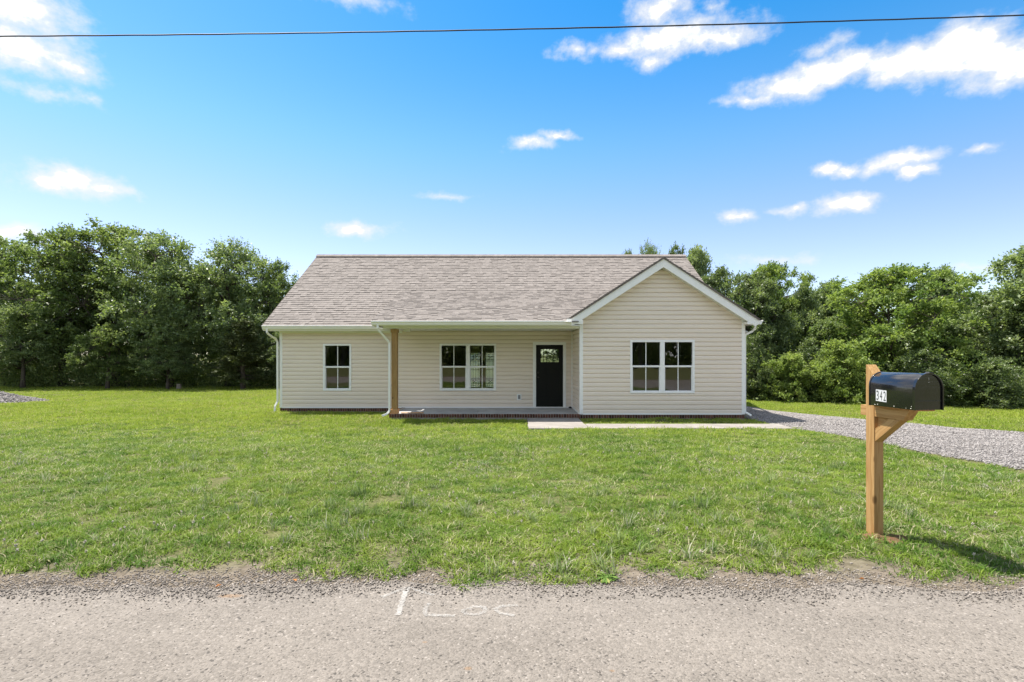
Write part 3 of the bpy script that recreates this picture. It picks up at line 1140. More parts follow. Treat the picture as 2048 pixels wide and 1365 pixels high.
YP = 14.66                                      # front of the porch slab's brick edge
PXL = -3.47
mort.box(XL + .004, PXL + .1, YM - .010, YM + .1, -.40, ZF - .016)
mort.box(XG + .004, XR + .004, YG - .012, YG + .1, -.40, ZF - .016)
mort.box(PXL + .01, XG - .001, YP + .008, YP + .09, -.40, -.102)
mort.box(PXL + .01, PXL + .09, YP + .09, YM - .011, -.40, -.102)
mort.build('mortar', mortar_m, found)
brick_row('x', YM - .005, XL, PXL, ZF - .068)
brick_row('x', YG - .007, XG - .005, XR + .005, ZF - .068)
brick_row('x', YP + .012, PXL, XG - .03, -.150)
brick_row('x', YP + .012, .40, XG - .03, -.250, .146, (1.95, 1, .6))
brick_row('y', PXL + .012, YP + .06, YM - .02, -.150)
MB().box(XG - .055, XG - .012, YP - .012, YP + .03, -.40, -.118).build('end_brick', brick_m, found, bevel=.004)
# porch slab in two pours
slab = MB().box(PXL + .09, -1.02, YP + .092, YM - .03, -.30, -.112).build('porch_slab', slab_m, house, bevel=.006)
MB().box(-1.012, XG - .035, YP + .092, YM - .03, -.30, -.112).build('porch_slab', slab_m, house, bevel=.006)

# porch post
post = bpy.data.objects.new('porch_post', None)
COL.objects.link(post)
post.parent = house
post.location = (-3.335, 14.80, -.10)
MB().box(-.08, .08, -.08, .08, 0, 2.37).build('shaft', cedar_m, post, bevel=.006)
MB().box(-.105, .105, -.105, -.081, .0, .125).box(-.105, .105, .081, .105, .0, .125).box(-.105, -.081, -.081, .081, .0, .125).box(.081, .105, -.081, .081, .0, .125) \
    .build('base_trim', base_m, post, bevel=.003)
MB().box(-.1, .1, -.1, -.081, 2.30, 2.40).box(-.1, .1, .081, .1, 2.30, 2.40).box(-.1, -.081, -.081, .081, 2.30, 2.40).box(.081, .1, -.081, .081, 2.30, 2.40) \
    .build('cap_trim', cedar_m, post, bevel=.003)
# loose offcut board on the slab edge by the post
tag(MB().box(-.02, .62, -.05, .05, 0, .02).build('offcut_board', base_m, None, (-3.15, 14.86, -.097), (0, 0, math.radians(3)), bevel=.003),
    'pale offcut board lying on the porch edge beside the post', 'board')
# porch beam, soffit and ceiling
MB().box(PX + .22, XG - .03, 14.70, 14.90, 2.315, 2.43).build('porch_beam', white_m, house, bevel=.004)
MB().box(PX + .1, XG - .03, PE_Y + .02, 14.70, 2.375, 2.395).build('porch_soffit', soffit_m, house)
MB().box(PX + .3, XG - .03, 14.90, YM - .004, 2.325, 2.345).build('porch_ceiling', soffit_m, house)
lt = MB().box(-3.15, -2.95, 15.0, 15.2, 2.26, 2.322).build('ceiling_light', white_m, house, bevel=.01)
MB().box(-3.135, -2.965, 15.015, 15.185, 2.245, 2.2595).build('diffuser', soffit_m, lt, bevel=.006)
# eaves of the main front wall
MB().box(XL - .33, PX + .24, EAVE_Y + .02, YM + .0, 2.318, 2.338).build('eave_soffit', soffit_m, house)
MB().box(XL - .335, PX + .1, EAVE_Y + .0, EAVE_Y + .02, 2.312, 2.455).build('fascia', white_m, house)
MB().box(XL + .076, -3.48, YM - .03, YM - .001, 2.26, 2.317).build('frieze_trim', white_m, house, bevel=.003)


def gutter(name, x0, x1, y, z):
    prof = [(0, 0), (-.055, 0), (-.075, .02), (-.085, .055), (-.105, .08), (-.115, .088), (-.115, .115), (-.108, .118), (-.104, .108), (-.010, .108), (0, .118)]
    return MB().prism([(a, b) for a, b in prof], lambda a, b, d: (d, y + a, z + b), x0, x1).build(name, gutter_m, house)


gutter('gutter', XL - .34, PX + .02, EAVE_Y - .001, 2.352)
gutter('gutter', PX, GX0 + .06, PE_Y - .001, 2.385)
MB().box(PX + .0, GX0 + .1, PE_Y, PE_Y + .02, 2.372, 2.48).box(PX, PX + .02, PE_Y + .021, EAVE_Y, 2.372, 2.48).build('porch_fascia', white_m, house)
# rake ends of the porch roof (wedge up to the main roof)
MB().prism([(PE_Y + .021, 2.49), (EAVE_Y + 1.95, porch_z(EAVE_Y + 1.95) - .02), (PE_Y + .021, porch_z(PE_Y + .021) - .02)], lambda a, b, d: (d, a, b), PX + .001, PX + .022).build('porch_rake', white_m, house)
MB().prism([(PE_Y + .03, 2.482), (EAVE_Y, 2.482), (EAVE_Y, porch_z(EAVE_Y) - .03), (PE_Y + .03, porch_z(PE_Y + .03) - .03)], lambda a, b, d: (d, a, b), PX + .023, PX + .05).build('porch_rake_panel', siding_m, house)

# gable rake boards, box returns and soffit
FH = .235


def rake(side):
    x1 = GX0 if side < 0 else GX1
    top = lambda x: gable_z(x) - .035
    poly = [(GXC, top(GXC)), (x1, top(x1)), (x1, top(x1) - FH * .45), (x1 - side * .10, top(x1 - side * .10) - FH), (GXC, top(GXC) - FH)]
    o = MB().prism(poly, XZ, GRY, GRY + .022).build('rake_board', white_m, house, bevel=.002)
    e = .012
    poly = [(GXC, top(GXC) - FH + .05), (x1 - side * .12, top(x1 - side * .12) - FH + .05), (x1 - side * .12, top(x1 - side * .12) - FH + .03), (GXC, top(GXC) - FH + .03)]
    MB().prism(poly, XZ, GRY + .024, YG).build('rake_soffit', soffit_m, house)
    # vent holes of the soffit
    m = MB()
    n = 46
    for i in range(n):
        x = GXC + (x1 - side * .35 - GXC) * (i + .5) / n
        zz = top(x) - FH + .0285
        if i % 3 == 2:
            continue
        m.box(x - .008, x + .008, GRY + .10, GRY + .112, zz - .004, zz + .0015)
        m.box(x - .008, x + .008, GRY + .17, GRY + .182, zz - .004, zz + .0015)
    m.build('soffit_vent', grey_m, house)
    xb = XG - .022 if side < 0 else XR + .022
    zb = 2.42
    poly = [(x1 - side * .02, top(x1) - FH * .4), (x1 - side * .10, zb), (xb - side * .06, zb), (xb - side * .06, top(xb) - FH * .9)]
    MB().prism(poly, XZ, GRY - .004, YG - .024).build('eave_return', white_m, house, bevel=.003)


rake(-1)
rake(1)
g = gutter('side_gutter', 0, 1, 0, 0)
g.rotation_euler = (0, 0, math.radians(90))
g.location = (GX1 + .003, GRY, 2.415)
g.scale = (YB - GRY, 1, 1)
MB().box(GX0 - .12, GX0 + .06, PE_Y - .20, PE_Y + .2, 2.47, 2.475).build('valley_flashing', gutter_m, house)
MB().box(GX0 - .08, GX0 + .06, PE_Y - .118, PE_Y - .113, 2.47, 2.56).build('splash_guard', gutter_m, house)


def downspout(name, pts, up=Vector((0, 1, 0))):
    return MB().tube(pts, None, rect=(.028, .022, up)).build(name, gutter_m, house, bevel=.006)


downspout('downspout', [(XL - .20, EAVE_Y - .05, 2.37), (XL - .20, EAVE_Y - .05, 2.26), (XL - .17, EAVE_Y + .0, 2.20), (XL - .075, YM - .11, 2.05), (XL - .055, YM - .07, 1.96), (XL - .055, YM - .06, .10),
                        (XL - .07, YM - .07, .06), (XL - .11, YM - .12, -.06), (XL - .115, YM - .13, -.24)])
downspout('downspout', [(-3.70, PE_Y - .05, 2.40), (-3.70, PE_Y - .05, 2.31), (-3.67, PE_Y, 2.23), (-3.50, 14.62, 1.98), (-3.455, 14.66, 1.90), (-3.455, 14.66, .02), (-3.47, 14.64, -.04), (-3.53, 14.58, -.10), (-3.62, 14.50, -.13)])
downspout('downspout', [(GX1 + .06, GRY + .36, 2.43), (GX1 + .06, GRY + .36, 2.34), (GX1 + .0, GRY + .40, 2.24), (XR + .075, YG + .06, 2.15), (XR + .05, YG + .06, 2.07), (XR + .05, YG + .06, .02), (XR + .055, YG + .03, -.06), (XR + .17, YG - .08, -.14)])
fl = MB().box(XR + .023, XR + .05, YG + .25, YG + .35, 2.22, 2.32).build('flood_light', white_m, house, bevel=.006)
for dy in (-.06, .06):
    MB().tube([(XR + .05, YG + .30 + dy, 2.27), (XR + .11, YG + .28 + dy, 2.24), (XR + .17, YG + .26 + dy, 2.20)], [.018, .04, .055], 10).build('lamp_head', white_m, fl, smooth=True)

# roof: deck slabs and shingles
roof = bpy.data.objects.new('roof', None)
COL.objects.link(roof)
roof.parent = house
RX0, RX1 = XL - .36, XR + .30


def deck(name, pts, th=.02):
    P = [Vector(p) for p in pts]
    n = (P[1] - P[0]).cross(P[2] - P[0]).normalized()
    if n.z < 0:
        n = -n
    Q = [p - n * th for p in P]
    k = len(P)
    return MB().add(P + Q, [tuple(range(k)), tuple(range(k, 2 * k))[::-1]] + [(i, (i + 1) % k, k + (i + 1) % k, k + i) for i in range(k)]).build(name, shingle_m, roof)


RY2 = 2 * RIDGE_Y - EAVE_Y
deck('roof_deck', [(RX0, EAVE_Y - .03, main_z(EAVE_Y - .03)), (PX, EAVE_Y - .03, main_z(EAVE_Y - .03)), (PX, 18.0, main_z(18.0)), (RX1, 18.0, main_z(18.0)), (RX1, RIDGE_Y, RIDGE_Z), (RX0, RIDGE_Y, RIDGE_Z)])
deck('roof_deck', [(RX0, RY2, EAVE_Z), (RX1, RY2, EAVE_Z), (RX1, RIDGE_Y, RIDGE_Z - .001), (RX0, RIDGE_Y, RIDGE_Z - .001)])
deck('roof_deck', [(PX - .01, PE_Y - .03, porch_z(PE_Y - .03)), (GX0 + .25, PE_Y - .03, porch_z(PE_Y - .03)), (3.45, 18.06, porch_z(18.06)), (PX - .01, 18.06, porch_z(18.06))])
yv = EAVE_Y + (GZ - EAVE_Z) / RS
deck('roof_deck', [(GX0 - .01, GRY - .025, gable_z(GX0 - .01)), (GXC, GRY - .025, GZ), (GXC, yv + .2, GZ), (GX0 - .01, 17.4, gable_z(GX0 - .01))])
deck('roof_deck', [(GX1 + .01, GRY - .025, gable_z(GX1 + .01)), (GXC, GRY - .025, GZ - .001), (GXC, yv + .2, GZ - .001), (GX1 + .01, 17.4, gable_z(GX1 + .01))])
# drip edges
MB().tube([(GX0 - .015, GRY - .027, gable_z(GX0 - .015) - .02), (GXC, GRY - .027, GZ - .02), (GX1 + .015, GRY - .027, gable_z(GX1 + .015) - .02)], None, rect=(.004, .022, Vector((0, 0, 1)))).build('drip_edge', ridge_m, roof)
for xx in (RX0 - .004, RX1 + .004):
    MB().tube([(xx, EAVE_Y - .03, main_z(EAVE_Y - .03) - .02), (xx, RIDGE_Y, RIDGE_Z - .02), (xx, RY2, EAVE_Z - .02)], None, rect=(.006, .03, Vector((0, 0, 1)))).build('drip_edge', ridge_m, roof)
    sx = xx + (.014 if xx < 0 else -.014)
    MB().prism([(EAVE_Y, main_z(EAVE_Y) - .04), (RIDGE_Y, RIDGE_Z - .04), (RIDGE_Y, RIDGE_Z - .22), (EAVE_Y, main_z(EAVE_Y) - .14)], lambda a, b, d: (d, a, b), sx - .008, sx + .008).build('rake_board', white_m, house)

tabs = []                               # (area in photograph pixels, 8 corner points)


def lay(O, A, U, length, height, keep, expo=.143, seed=1):
    rr = random.Random(seed)
    N = A.cross(U).normalized()
    if N.z < 0:
        N = -N
    j = 0
    while j * expo < height:
        s0 = j * expo
        s1 = min(s0 + expo + .02, height)
        x = -rr.uniform(0, .3)
        while x < length:
            w = rr.choice([.10, .13, .16, .19, .22, .28]) * rr.uniform(.9, 1.1)
            a, b = max(x, 0), min(x + w, length)
            thick = rr.choice([.010, .012, .018, .022])
            drop = 0
            x += w
            if b - a < .02:
                continue
            c = O + A * ((a + b) / 2) + U * (s0 + expo / 2)
            if not keep(c):
                continue
            g = .0012
            pts = [O + A * (a + g) + U * (s0 + drop) + N * thick, O + A * (b - g) + U * (s0 + drop) + N * thick,
                   O + A * (b - g) + U * s1 + N * .002, O + A * (a + g) + U * s1 + N * .002,
                   O + A * (a + g) + U * (s0 + drop) + N * .0005, O + A * (b - g) + U * (s0 + drop) + N * .0005]
            q = [((p.x / p.y) * F, ((p.z - CAMZ) / p.y) * F) for p in pts[:4]]
            ar = abs(sum(q[i][0] * q[(i + 1) % 4][1] - q[(i + 1) % 4][0] * q[i][1] for i in range(4))) / 2
            tabs.append((ar, pts))
        j += 1


Xv = Vector((1, 0, 0))
Um = Vector((0, 1, RS)).normalized()
Up = Vector((0, 1, PS)).normalized()


def keep_main(c):
    if c.x > PX + .02 and c.y < 18.04:
        return False
    if abs(c.x - GXC) < 3.0 and gable_z(c.x) > c.z + .02 and c.y < yv + .1:
        return False
    return True


def keep_porch(c):
    return (c.y < 18.04) and not (c.x > GX0 and gable_z(c.x) > c.z + .01)


lay(Vector((RX0, EAVE_Y - .045, main_z(EAVE_Y - .045))), Xv, Um, RX1 - RX0, (RIDGE_Y - EAVE_Y + .02) * math.hypot(1, RS), keep_main, seed=3)
lay(Vector((PX - .02, PE_Y - .045, porch_z(PE_Y - .045))), Xv, Up, 7.7, (18.05 - PE_Y) * math.hypot(1, PS), keep_porch, seed=4)
Ug = Vector((1, 0, GS)).normalized()
lay(Vector((GX0 - .02, yv + .2, gable_z(GX0 - .02))), Vector((0, -1, 0)), Ug, yv + .2 - GRY + .03, (GXC - GX0 + .02) * math.hypot(1, GS), lambda c: c.z > main_z(c.y) - .05 or c.y < EAVE_Y, seed=5)
Ug2 = Vector((-1, 0, GS)).normalized()
lay(Vector((GX1 + .02, GRY - .03, gable_z(GX1 + .02))), Vector((0, 1, 0)), Ug2, yv + .2 - GRY + .03, (GX1 - GXC + .02) * math.hypot(1, GS), lambda c: True, seed=6)
for i in range(len(tabs)):
    if i >= 0 and tabs[i][1][0].x > GXC and abs(tabs[i][1][0].z - gable_z(tabs[i][1][0].x)) < .03 and tabs[i][1][0].y < yv:
        tabs[i] = (0.0, tabs[i][1])      # right gable slope faces away from the road
tabs.sort(key=lambda q: -q[0])
TF = [(0, 1, 2, 3), (0, 4, 5, 1), (0, 3, 4), (1, 5, 2)]
for ar, pts in tabs[:300]:
    c = (pts[0] + pts[1]) / 2
    MB().add([p - c for p in pts], TF).build('shingle', shingle_m, roof, c, fix=False)
rest = MB()
for ar, pts in tabs[300:]:
    rest.add(pts, TF)
tag(rest.build('shingles', shingle_m, roof, fix=False), kind='stuff')
# ridge vent and caps
m = MB()
m.prism([(RIDGE_Y - .17, RIDGE_Z - .075), (RIDGE_Y, RIDGE_Z + .04), (RIDGE_Y + .17, RIDGE_Z - .075), (RIDGE_Y, RIDGE_Z - .01)], lambda a, b, d: (d, a, b), RX0 - .01, RX1 + .01)
m.build('ridge_vent', ridge_m, roof)
m = MB()
x = RX0 - .02
while x < RX1:
    m.prism([(RIDGE_Y - .165, RIDGE_Z - .05), (RIDGE_Y, RIDGE_Z + .062), (RIDGE_Y + .165, RIDGE_Z - .05), (RIDGE_Y, RIDGE_Z + .044)], lambda a, b, d: (d, a, b), x, min(x + .142, RX1 + .02))
    x += .143
m.build('ridge_cap', shingle_m, roof)
m = MB()
y = GRY - .03
while y < yv + .1:
    m.prism([(GXC - .15, gable_z(GXC - .15) + .016), (GXC, GZ + .022), (GXC + .15, gable_z(GXC + .15) + .016), (GXC, GZ + .006)], XZ, y, y + .142)
    y += .143
m.build('ridge_cap', shingle_m, roof)

# small black lump on the porch beside the door
tag(MB().tube([(0, 0, 0), (0, 0, .012), (0, 0, .035), (0, 0, .048)], [.05, .058, .045, .018], 12).build('door_stop', black_m, None, (1.83, 16.38, -.112), smooth=True),
    'small black rubber door stop on the porch slab right of the front door', 'door stop')

# ------------------------------------------------------------------ mailbox
TH = math.radians(7.5)
mail = empty('mailbox', (3.138, 4.50, .02), 'black arched mailbox numbered 342 on a notched pine post by the road', 'mailbox', rot=(0, 0, TH - math.pi / 2))
# local axes of the mailbox: x towards the road (its front), y to the photograph's right, z up


def LU(a, b, d):
    return (a, d, b)


pw = .0445
p = MB().prism([(-pw, -.35), (pw, -.35), (pw, 1.395), (-pw + .012, 1.485), (-pw, 1.485)], LU, -pw, pw).build('post', post_m, mail, bevel=.003)
a_ = MB().prism([(pw + .001, 1.042), (.325, 1.042), (.385, 1.131), (pw + .001, 1.131)], LU, -pw + .002, pw - .002)
a_.prism([(-.105, 1.042), (-pw - .001, 1.042), (-pw - .001, 1.131), (-.105, 1.131)], LU, -pw + .002, pw - .002)


def tilt_part(mbp, name, ang, pivot, mat, bev):
    """build a piece whose wood grain runs along its own z axis"""
    c, s = math.cos(-ang), math.sin(-ang)
    vs = []
    for x, y, z in mbp.v:
        dx, dz = x - pivot[0], z - pivot[1]
        vs.append((c * dx + s * dz, y, -s * dx + c * dz))
    mbp.v = vs
    return mbp.build(name, mat, mail, (pivot[0], 0, pivot[1]), (0, ang, 0), bevel=bev)


tilt_part(a_, 'arm', math.radians(90), (.1, 1.08), post_m, .003)
b_ = MB().prism([(pw + .001, .825), (.295, 1.041), (.180, 1.041), (pw + .001, .940)], LU, -pw + .006, pw - .006)
tilt_part(b_, 'brace', math.radians(48), (.12, .93), post_m, .003)
tilt_part(MB().prism([(pw + .001, .935), (.185, 1.041), (pw + .001, 1.041)], LU, -.012, .03), 'block', math.radians(90), (.1, 1.0), post_m, .001)
MB().box(.06, .455, -.055, .11, 1.132, 1.142).build('mounting_board', base_m, mail, bevel=.002)
V0, V1, ZB, MH, U0, U1 = -.095, .145, 1.143, .283, .050, .470
VC, VR = (V0 + V1) / 2, (V1 - V0) / 2


def arch(r_off=0.0, n=24, zb=0.0):
    r = VR + r_off
    zs = ZB + MH - VR
    pts = [(VC - r, ZB - zb)]
    for i in range(n + 1):
        a = math.pi - math.pi * i / n
        pts.append((VC + r * math.cos(a), zs + r * math.sin(a)))
    pts.append((VC + r, ZB - zb))
    return pts


def VU(a, b, d):
    return (d, a, b)


def arch_solid(name, r_off, d0, d1, mat, parent, zb=0.0, bevel=.002):
    o = MB().prism(arch(r_off, 24, zb), VU, d0, d1).build(name, mat, parent, bevel=bevel)
    for pgn in o.data.polygons:
        pgn.use_smooth = len(pgn.vertices) == 4 and abs(pgn.normal.x) < .5
    return o


box_ = arch_solid('box', 0.0, U0, U1, mailbox_m, mail)
arch_solid('rear_rim', .003, U0 - .006, U0 + .006, mailbox_m, box_, .002)


def arch_ring(name, r0, r1, d0, d1):
    A, B = arch(r0), arch(r1)
    n = len(A)
    vs = [VU(a, b, d) for d in (d0, d1) for P in (A, B) for a, b in P]
    fs = []
    for i in range(n - 1):
        fs += [(i, i + 1, n + i + 1, n + i), (2 * n + i, 3 * n + i, 3 * n + i + 1, 2 * n + i + 1), (i, 2 * n + i, 2 * n + i + 1, i + 1), (n + i, n + i + 1, 3 * n + i + 1, 3 * n + i)]
    fs += [(0, n, 3 * n, 2 * n), (n - 1, 3 * n - 1, 4 * n - 1, 2 * n - 1)]
    return MB().add(vs, fs).build(name, mailbox_m, box_, bevel=.001)


arch_ring('front_rim', -.004, .006, U1 - .004, U1 + .020)
dr = arch_solid('door', -.006, U1 + .001, U1 + .008, mailbox_m, box_, -.002)
MB().box(U1 + .0085, U1 + .0125, V0 + .012, V1 - .012, ZB + .068, ZB + .073).build('door_crease', mailbox_m, box_, bevel=.001)
MB().prism([(VC - .014, ZB + MH + .004), (VC + .026, ZB + MH + .002), (VC + .026, ZB + MH + .012), (VC - .006, ZB + MH + .013)], VU, U1 - .01, U1 + .026).build('latch', mailbox_m, box_, bevel=.001)


def stud(name, loc, axis, r, mat, parent, h=.003):
    d = Vector(axis)
    L = Vector(loc)
    return MB().tube([L, L + d * h * .6, L + d * h], [r, r * .9, r * .4], 8).build(name, mat, parent, smooth=True)


for zz in (ZB + MH - .035, ZB + MH - .048, ZB + MH - .068):
    stud('rivet', (U1 + .0085, VC + .004, zz), (1, 0, 0), .0035, screw_m, box_)
for uu, zz, r in ((.105, ZB + .012, .003), (.135, ZB + .012, .0045), (.295, ZB + .012, .0048), (.405, ZB + .008, .003), (.448, ZB + .010, .0045), (.452, ZB + .026, .0035)):
    stud('screw', (uu, V0 - .0002, zz), (0, -1, 0), r, screw_m, box_)
# house number: three stickers with one digit each
digits = '342'
for i, ch in enumerate(digits):
    u0 = .118 + i * .0352
    zt = ZB + .138 - i * .0015
    st = MB().box(u0, u0 + .0350, V0 - .0012, V0 - .0002, zt - .096, zt).build('number_sticker', sticker_m, box_)
    cu = bpy.data.curves.new('digit', 'FONT')
    cu.body = ch
    cu.size = 1.0
    cu.extrude = 0.0
    tmp = bpy.data.objects.new('digit', cu)
    COL.objects.link(tmp)
    dg = bpy.context.evaluated_depsgraph_get()
    me = bpy.data.meshes.new_from_object(tmp.evaluated_get(dg))
    bpy.data.objects.remove(tmp)
    co = np.array([v.co[:] for v in me.vertices])
    lo, hi = co.min(0), co.max(0)
    co = (co - lo) / np.maximum(hi - lo, 1e-6)
    W, H = .0235, .078
    # read along +x seen from -y: text x -> u, text y -> z
    for v, c in zip(me.vertices, co):
        v.co = (u0 + .0057 + c[0] * W, V0 - .0016, zt - .009 - H + c[1] * H)
    me.materials.clear()
    me.materials.append(black_m)
    link('digit', me, None, st)

# ------------------------------------------------------------------ overhead cable
def cable():
    m = MB()
    pts = [(0, 73), (340, 70), (1024, 60), (1460, 48), (2048, 31)]
    Y0 = 6.4
    cf = np.polyfit([(q[0] - CX) / F * Y0 for q in pts], [CAMZ + (HY - q[1]) / F * Y0 for q in pts], 2)
    xs = np.arange(-14, 14.01, .04)
    zs = np.polyval(cf, xs)
    for ph, r in ((0, .0085),):
        P = [(x, Y0, z + .0012 * math.sin(x * 9)) for x, z in zip(xs, zs)]
        m.tube(P, [r] * len(P), 5)
    return tag(m.build('power_cable', wire_m, smooth=True, fix=False), 'dark twisted overhead cable crossing the sky from side to side', 'cable')


cable()

# ------------------------------------------------------------------ trees
def norm(a):
    return a / np.maximum(np.linalg.norm(a, axis=-1, keepdims=True), 1e-9)


def leaves_mesh(name, origin, direc, size, tint, mat, rng, width=.55, up=.5):
    """one folded quad per leaf"""
    n = len(origin)
    d = norm(direc)
    nn = norm(rng.normal(size=(n, 3)) * .75 + np.array([0, 0, up]))
    side = norm(np.cross(d, nn))
    nn = np.cross(side, d)
    s = size[:, None]
    V = np.empty((n, 4, 3))
    V[:, 0] = origin
    V[:, 1] = origin + d * s * .45 + side * s * width * .5 + nn * s * .10
    V[:, 2] = origin + d * s
    V[:, 3] = origin + d * s * .45 - side * s * width * .5 + nn * s * .10
    q = np.arange(n * 4).reshape(n, 4)
    return big_mesh(name, V.reshape(-1, 3), q, np.repeat(tint, 4), mat)


def make_tree(seed, H, W, base, mat, leaf=.11, nclump=240, twigs=10, per=11, lobes=11, spread=.55, flat=.0, trunk_r=.16, conic=0.0, droop=.15, twl=(.28, .62), wild=0.06):
    """returns trunk mesh and crown mesh; H height, W crown width, base height of the lowest foliage"""
    rng = np.random.default_rng(seed)
    rr = random.Random(seed)
    L = []
    for i in range(lobes):
        f = (i + .5) / lobes
        zc = base + (H - base) * (.16 + .72 * f)
        prof = math.sin(math.pi * min(max(.18 + .74 * f, 0), 1)) ** .6 * (1 - conic * f)
        a = i * 2.399 + rr.uniform(-.4, .4)
        rad = W / 2 * prof * rr.uniform(.35, .62) if i < lobes - 1 else 0
        lr = W * rr.uniform(.20, .29) * (.6 + .4 * prof)
        if wild:
            zc += rr.uniform(-wild, wild) * H
            rad *= rr.uniform(1 - wild, 1 + 2 * wild)
            lr *= rr.uniform(.55, 1.15)
        L.append((np.array([math.cos(a) * rad, math.sin(a) * rad, zc]), np.array([lr, lr, lr * rr.uniform(.62, .85) * (1 - flat)])))
    mb = MB()
    lean = (rr.uniform(-.25, .25), rr.uniform(-.25, .25))
    tp = [(lean[0] * (t ** 1.5) * 1.5 + .05 * math.sin(t * 7 + seed), lean[1] * (t ** 1.5) * 1.5, H * .82 * t - .35 * (t == 0)) for t in np.linspace(0, 1, 8)]
    mb.tube(tp, [trunk_r * (1.25 if i == 0 else 1) * (1 - .85 * i / 7) for i in range(8)], 8)
    cl = []
    per_l = max(3, nclump // lobes)
    for c, r in L:
        zt = min(max(c[2] - rr.uniform(.3, .22 * H), base * .6), H * .78)
        t = zt / (H * .82)
        s0 = np.array([lean[0] * t ** 1.5 * 1.5, lean[1] * t ** 1.5 * 1.5, zt])
        midp = s0 * .45 + c * .55 + np.array([rr.uniform(-.15, .15), rr.uniform(-.15, .15), rr.uniform(-.1, .25)])
        mb.tube([s0, midp, c], [trunk_r * .42, trunk_r * .26, trunk_r * .12], 5)
        dv = norm(rng.normal(size=(per_l, 3)) + np.array([0, 0, .25]))
        rad = rng.uniform(.55, 1.08, (per_l, 1)) ** .7
        pts = c + dv * r * rad
        for k in range(per_l):
            pts[k, 2] = max(pts[k, 2], base * .75)
            if k % 2 == 0:
                mb.tube([c, (c + pts[k]) / 2 + np.array([0, 0, rr.uniform(-.05, .1)]), pts[k]], [trunk_r * .11, trunk_r * .07, .006], 4, cap=False)
        cl.append(np.concatenate([pts, dv], 1))
    cl = np.concatenate(cl)
    nc = len(cl)
    ct = np.clip(rng.normal(.42, .2, nc), 0, 1)
    # twigs
    T0 = np.repeat(cl[:, :3], twigs, 0)
    out = np.repeat(cl[:, 3:], twigs, 0)
    td = norm(out * .8 + rng.normal(size=T0.shape) * np.array([.75, .75, .75 * (1 - flat)]) + np.array([0, 0, .28]))
    tl = rng.uniform(twl[0], twl[1], len(T0)) * (H / 8) ** .5
    tt = np.repeat(ct, twigs) + rng.normal(0, .08, len(T0))
    # leaves along the twigs
    u = np.tile((np.arange(per) + .6) / per, len(T0))[:, None]
    O = np.repeat(T0, per, 0) + np.repeat(td * tl[:, None], per, 0) * u
    O[:, 2] -= (u[:, 0] ** 2) * np.repeat(tl, per) * droop
    O += rng.normal(0, .03, O.shape)
    D = np.repeat(td, per, 0) * .55 + rng.normal(size=O.shape) * .7
    D[:, 2] -= .15
    S = leaf * rng.uniform(.65, 1.25, len(O))
    ti = np.clip(np.repeat(tt, per) + rng.normal(0, .12, len(O)), 0, 1)
    crown = leaves_mesh('crown', O, D, S, ti, mat, rng)
    H = float(np.percentile(O[:, 2], 99.7))                 # what the foliage really reaches
    W = 2 * float(np.percentile(np.hypot(O[:, 0], O[:, 1]), 98.5))
    tm = bpy.data.meshes.new('trunk')
    tm.from_pydata(mb.v, [], mb.f)
    tm.materials.append(bark_m)
    tm.polygons.foreach_set('use_smooth', [True] * len(tm.polygons))
    return tm, crown, H, W


def make_cedar(seed, H, W, mat):
    rng = np.random.default_rng(seed)
    mb = MB()
    mb.tube([(0, 0, -.3), (.05, 0, H * .4), (0, .05, H * .98)], [.13, .08, .01], 7)
    O, D, S, T = [], [], [], []
    for i in range(150):
        f = rng.uniform(.08, 1) ** .8
        z = H * f
        a = rng.uniform(0, 2 * math.pi)
        ln = W / 2 * (1 - f * .85) * rng.uniform(.6, 1.1)
        d = np.array([math.cos(a), math.sin(a), .15])
        tip = np.array([0, 0, z]) + d * ln + [0, 0, -.15 * ln]
        mb.tube([(0, 0, z), tuple(tip)], [.02, .004], 4, cap=False)
        n = int(130 * ln / (W / 2) + 30)
        u = rng.uniform(.25, 1.05, (n, 1))
        p = np.array([0, 0, z]) * (1 - u) + tip * u + rng.normal(0, .10, (n, 3)) * [1, 1, .7]
        O.append(p)
        D.append(d + rng.normal(0, .6, (n, 3)) + [0, 0, -.25])
        S.append(rng.uniform(.10, .22, n))
        T.append(np.clip(rng.normal(.45, .18) + rng.normal(0, .12, n), 0, 1))
    crown = leaves_mesh('crown', np.concatenate(O), np.concatenate(D), np.concatenate(S), np.concatenate(T), mat, rng, width=.28)
    tm = bpy.data.meshes.new('trunk')
    tm.from_pydata(mb.v, [], mb.f)
    tm.materials.append(bark_m)
    return tm, crown, H, W


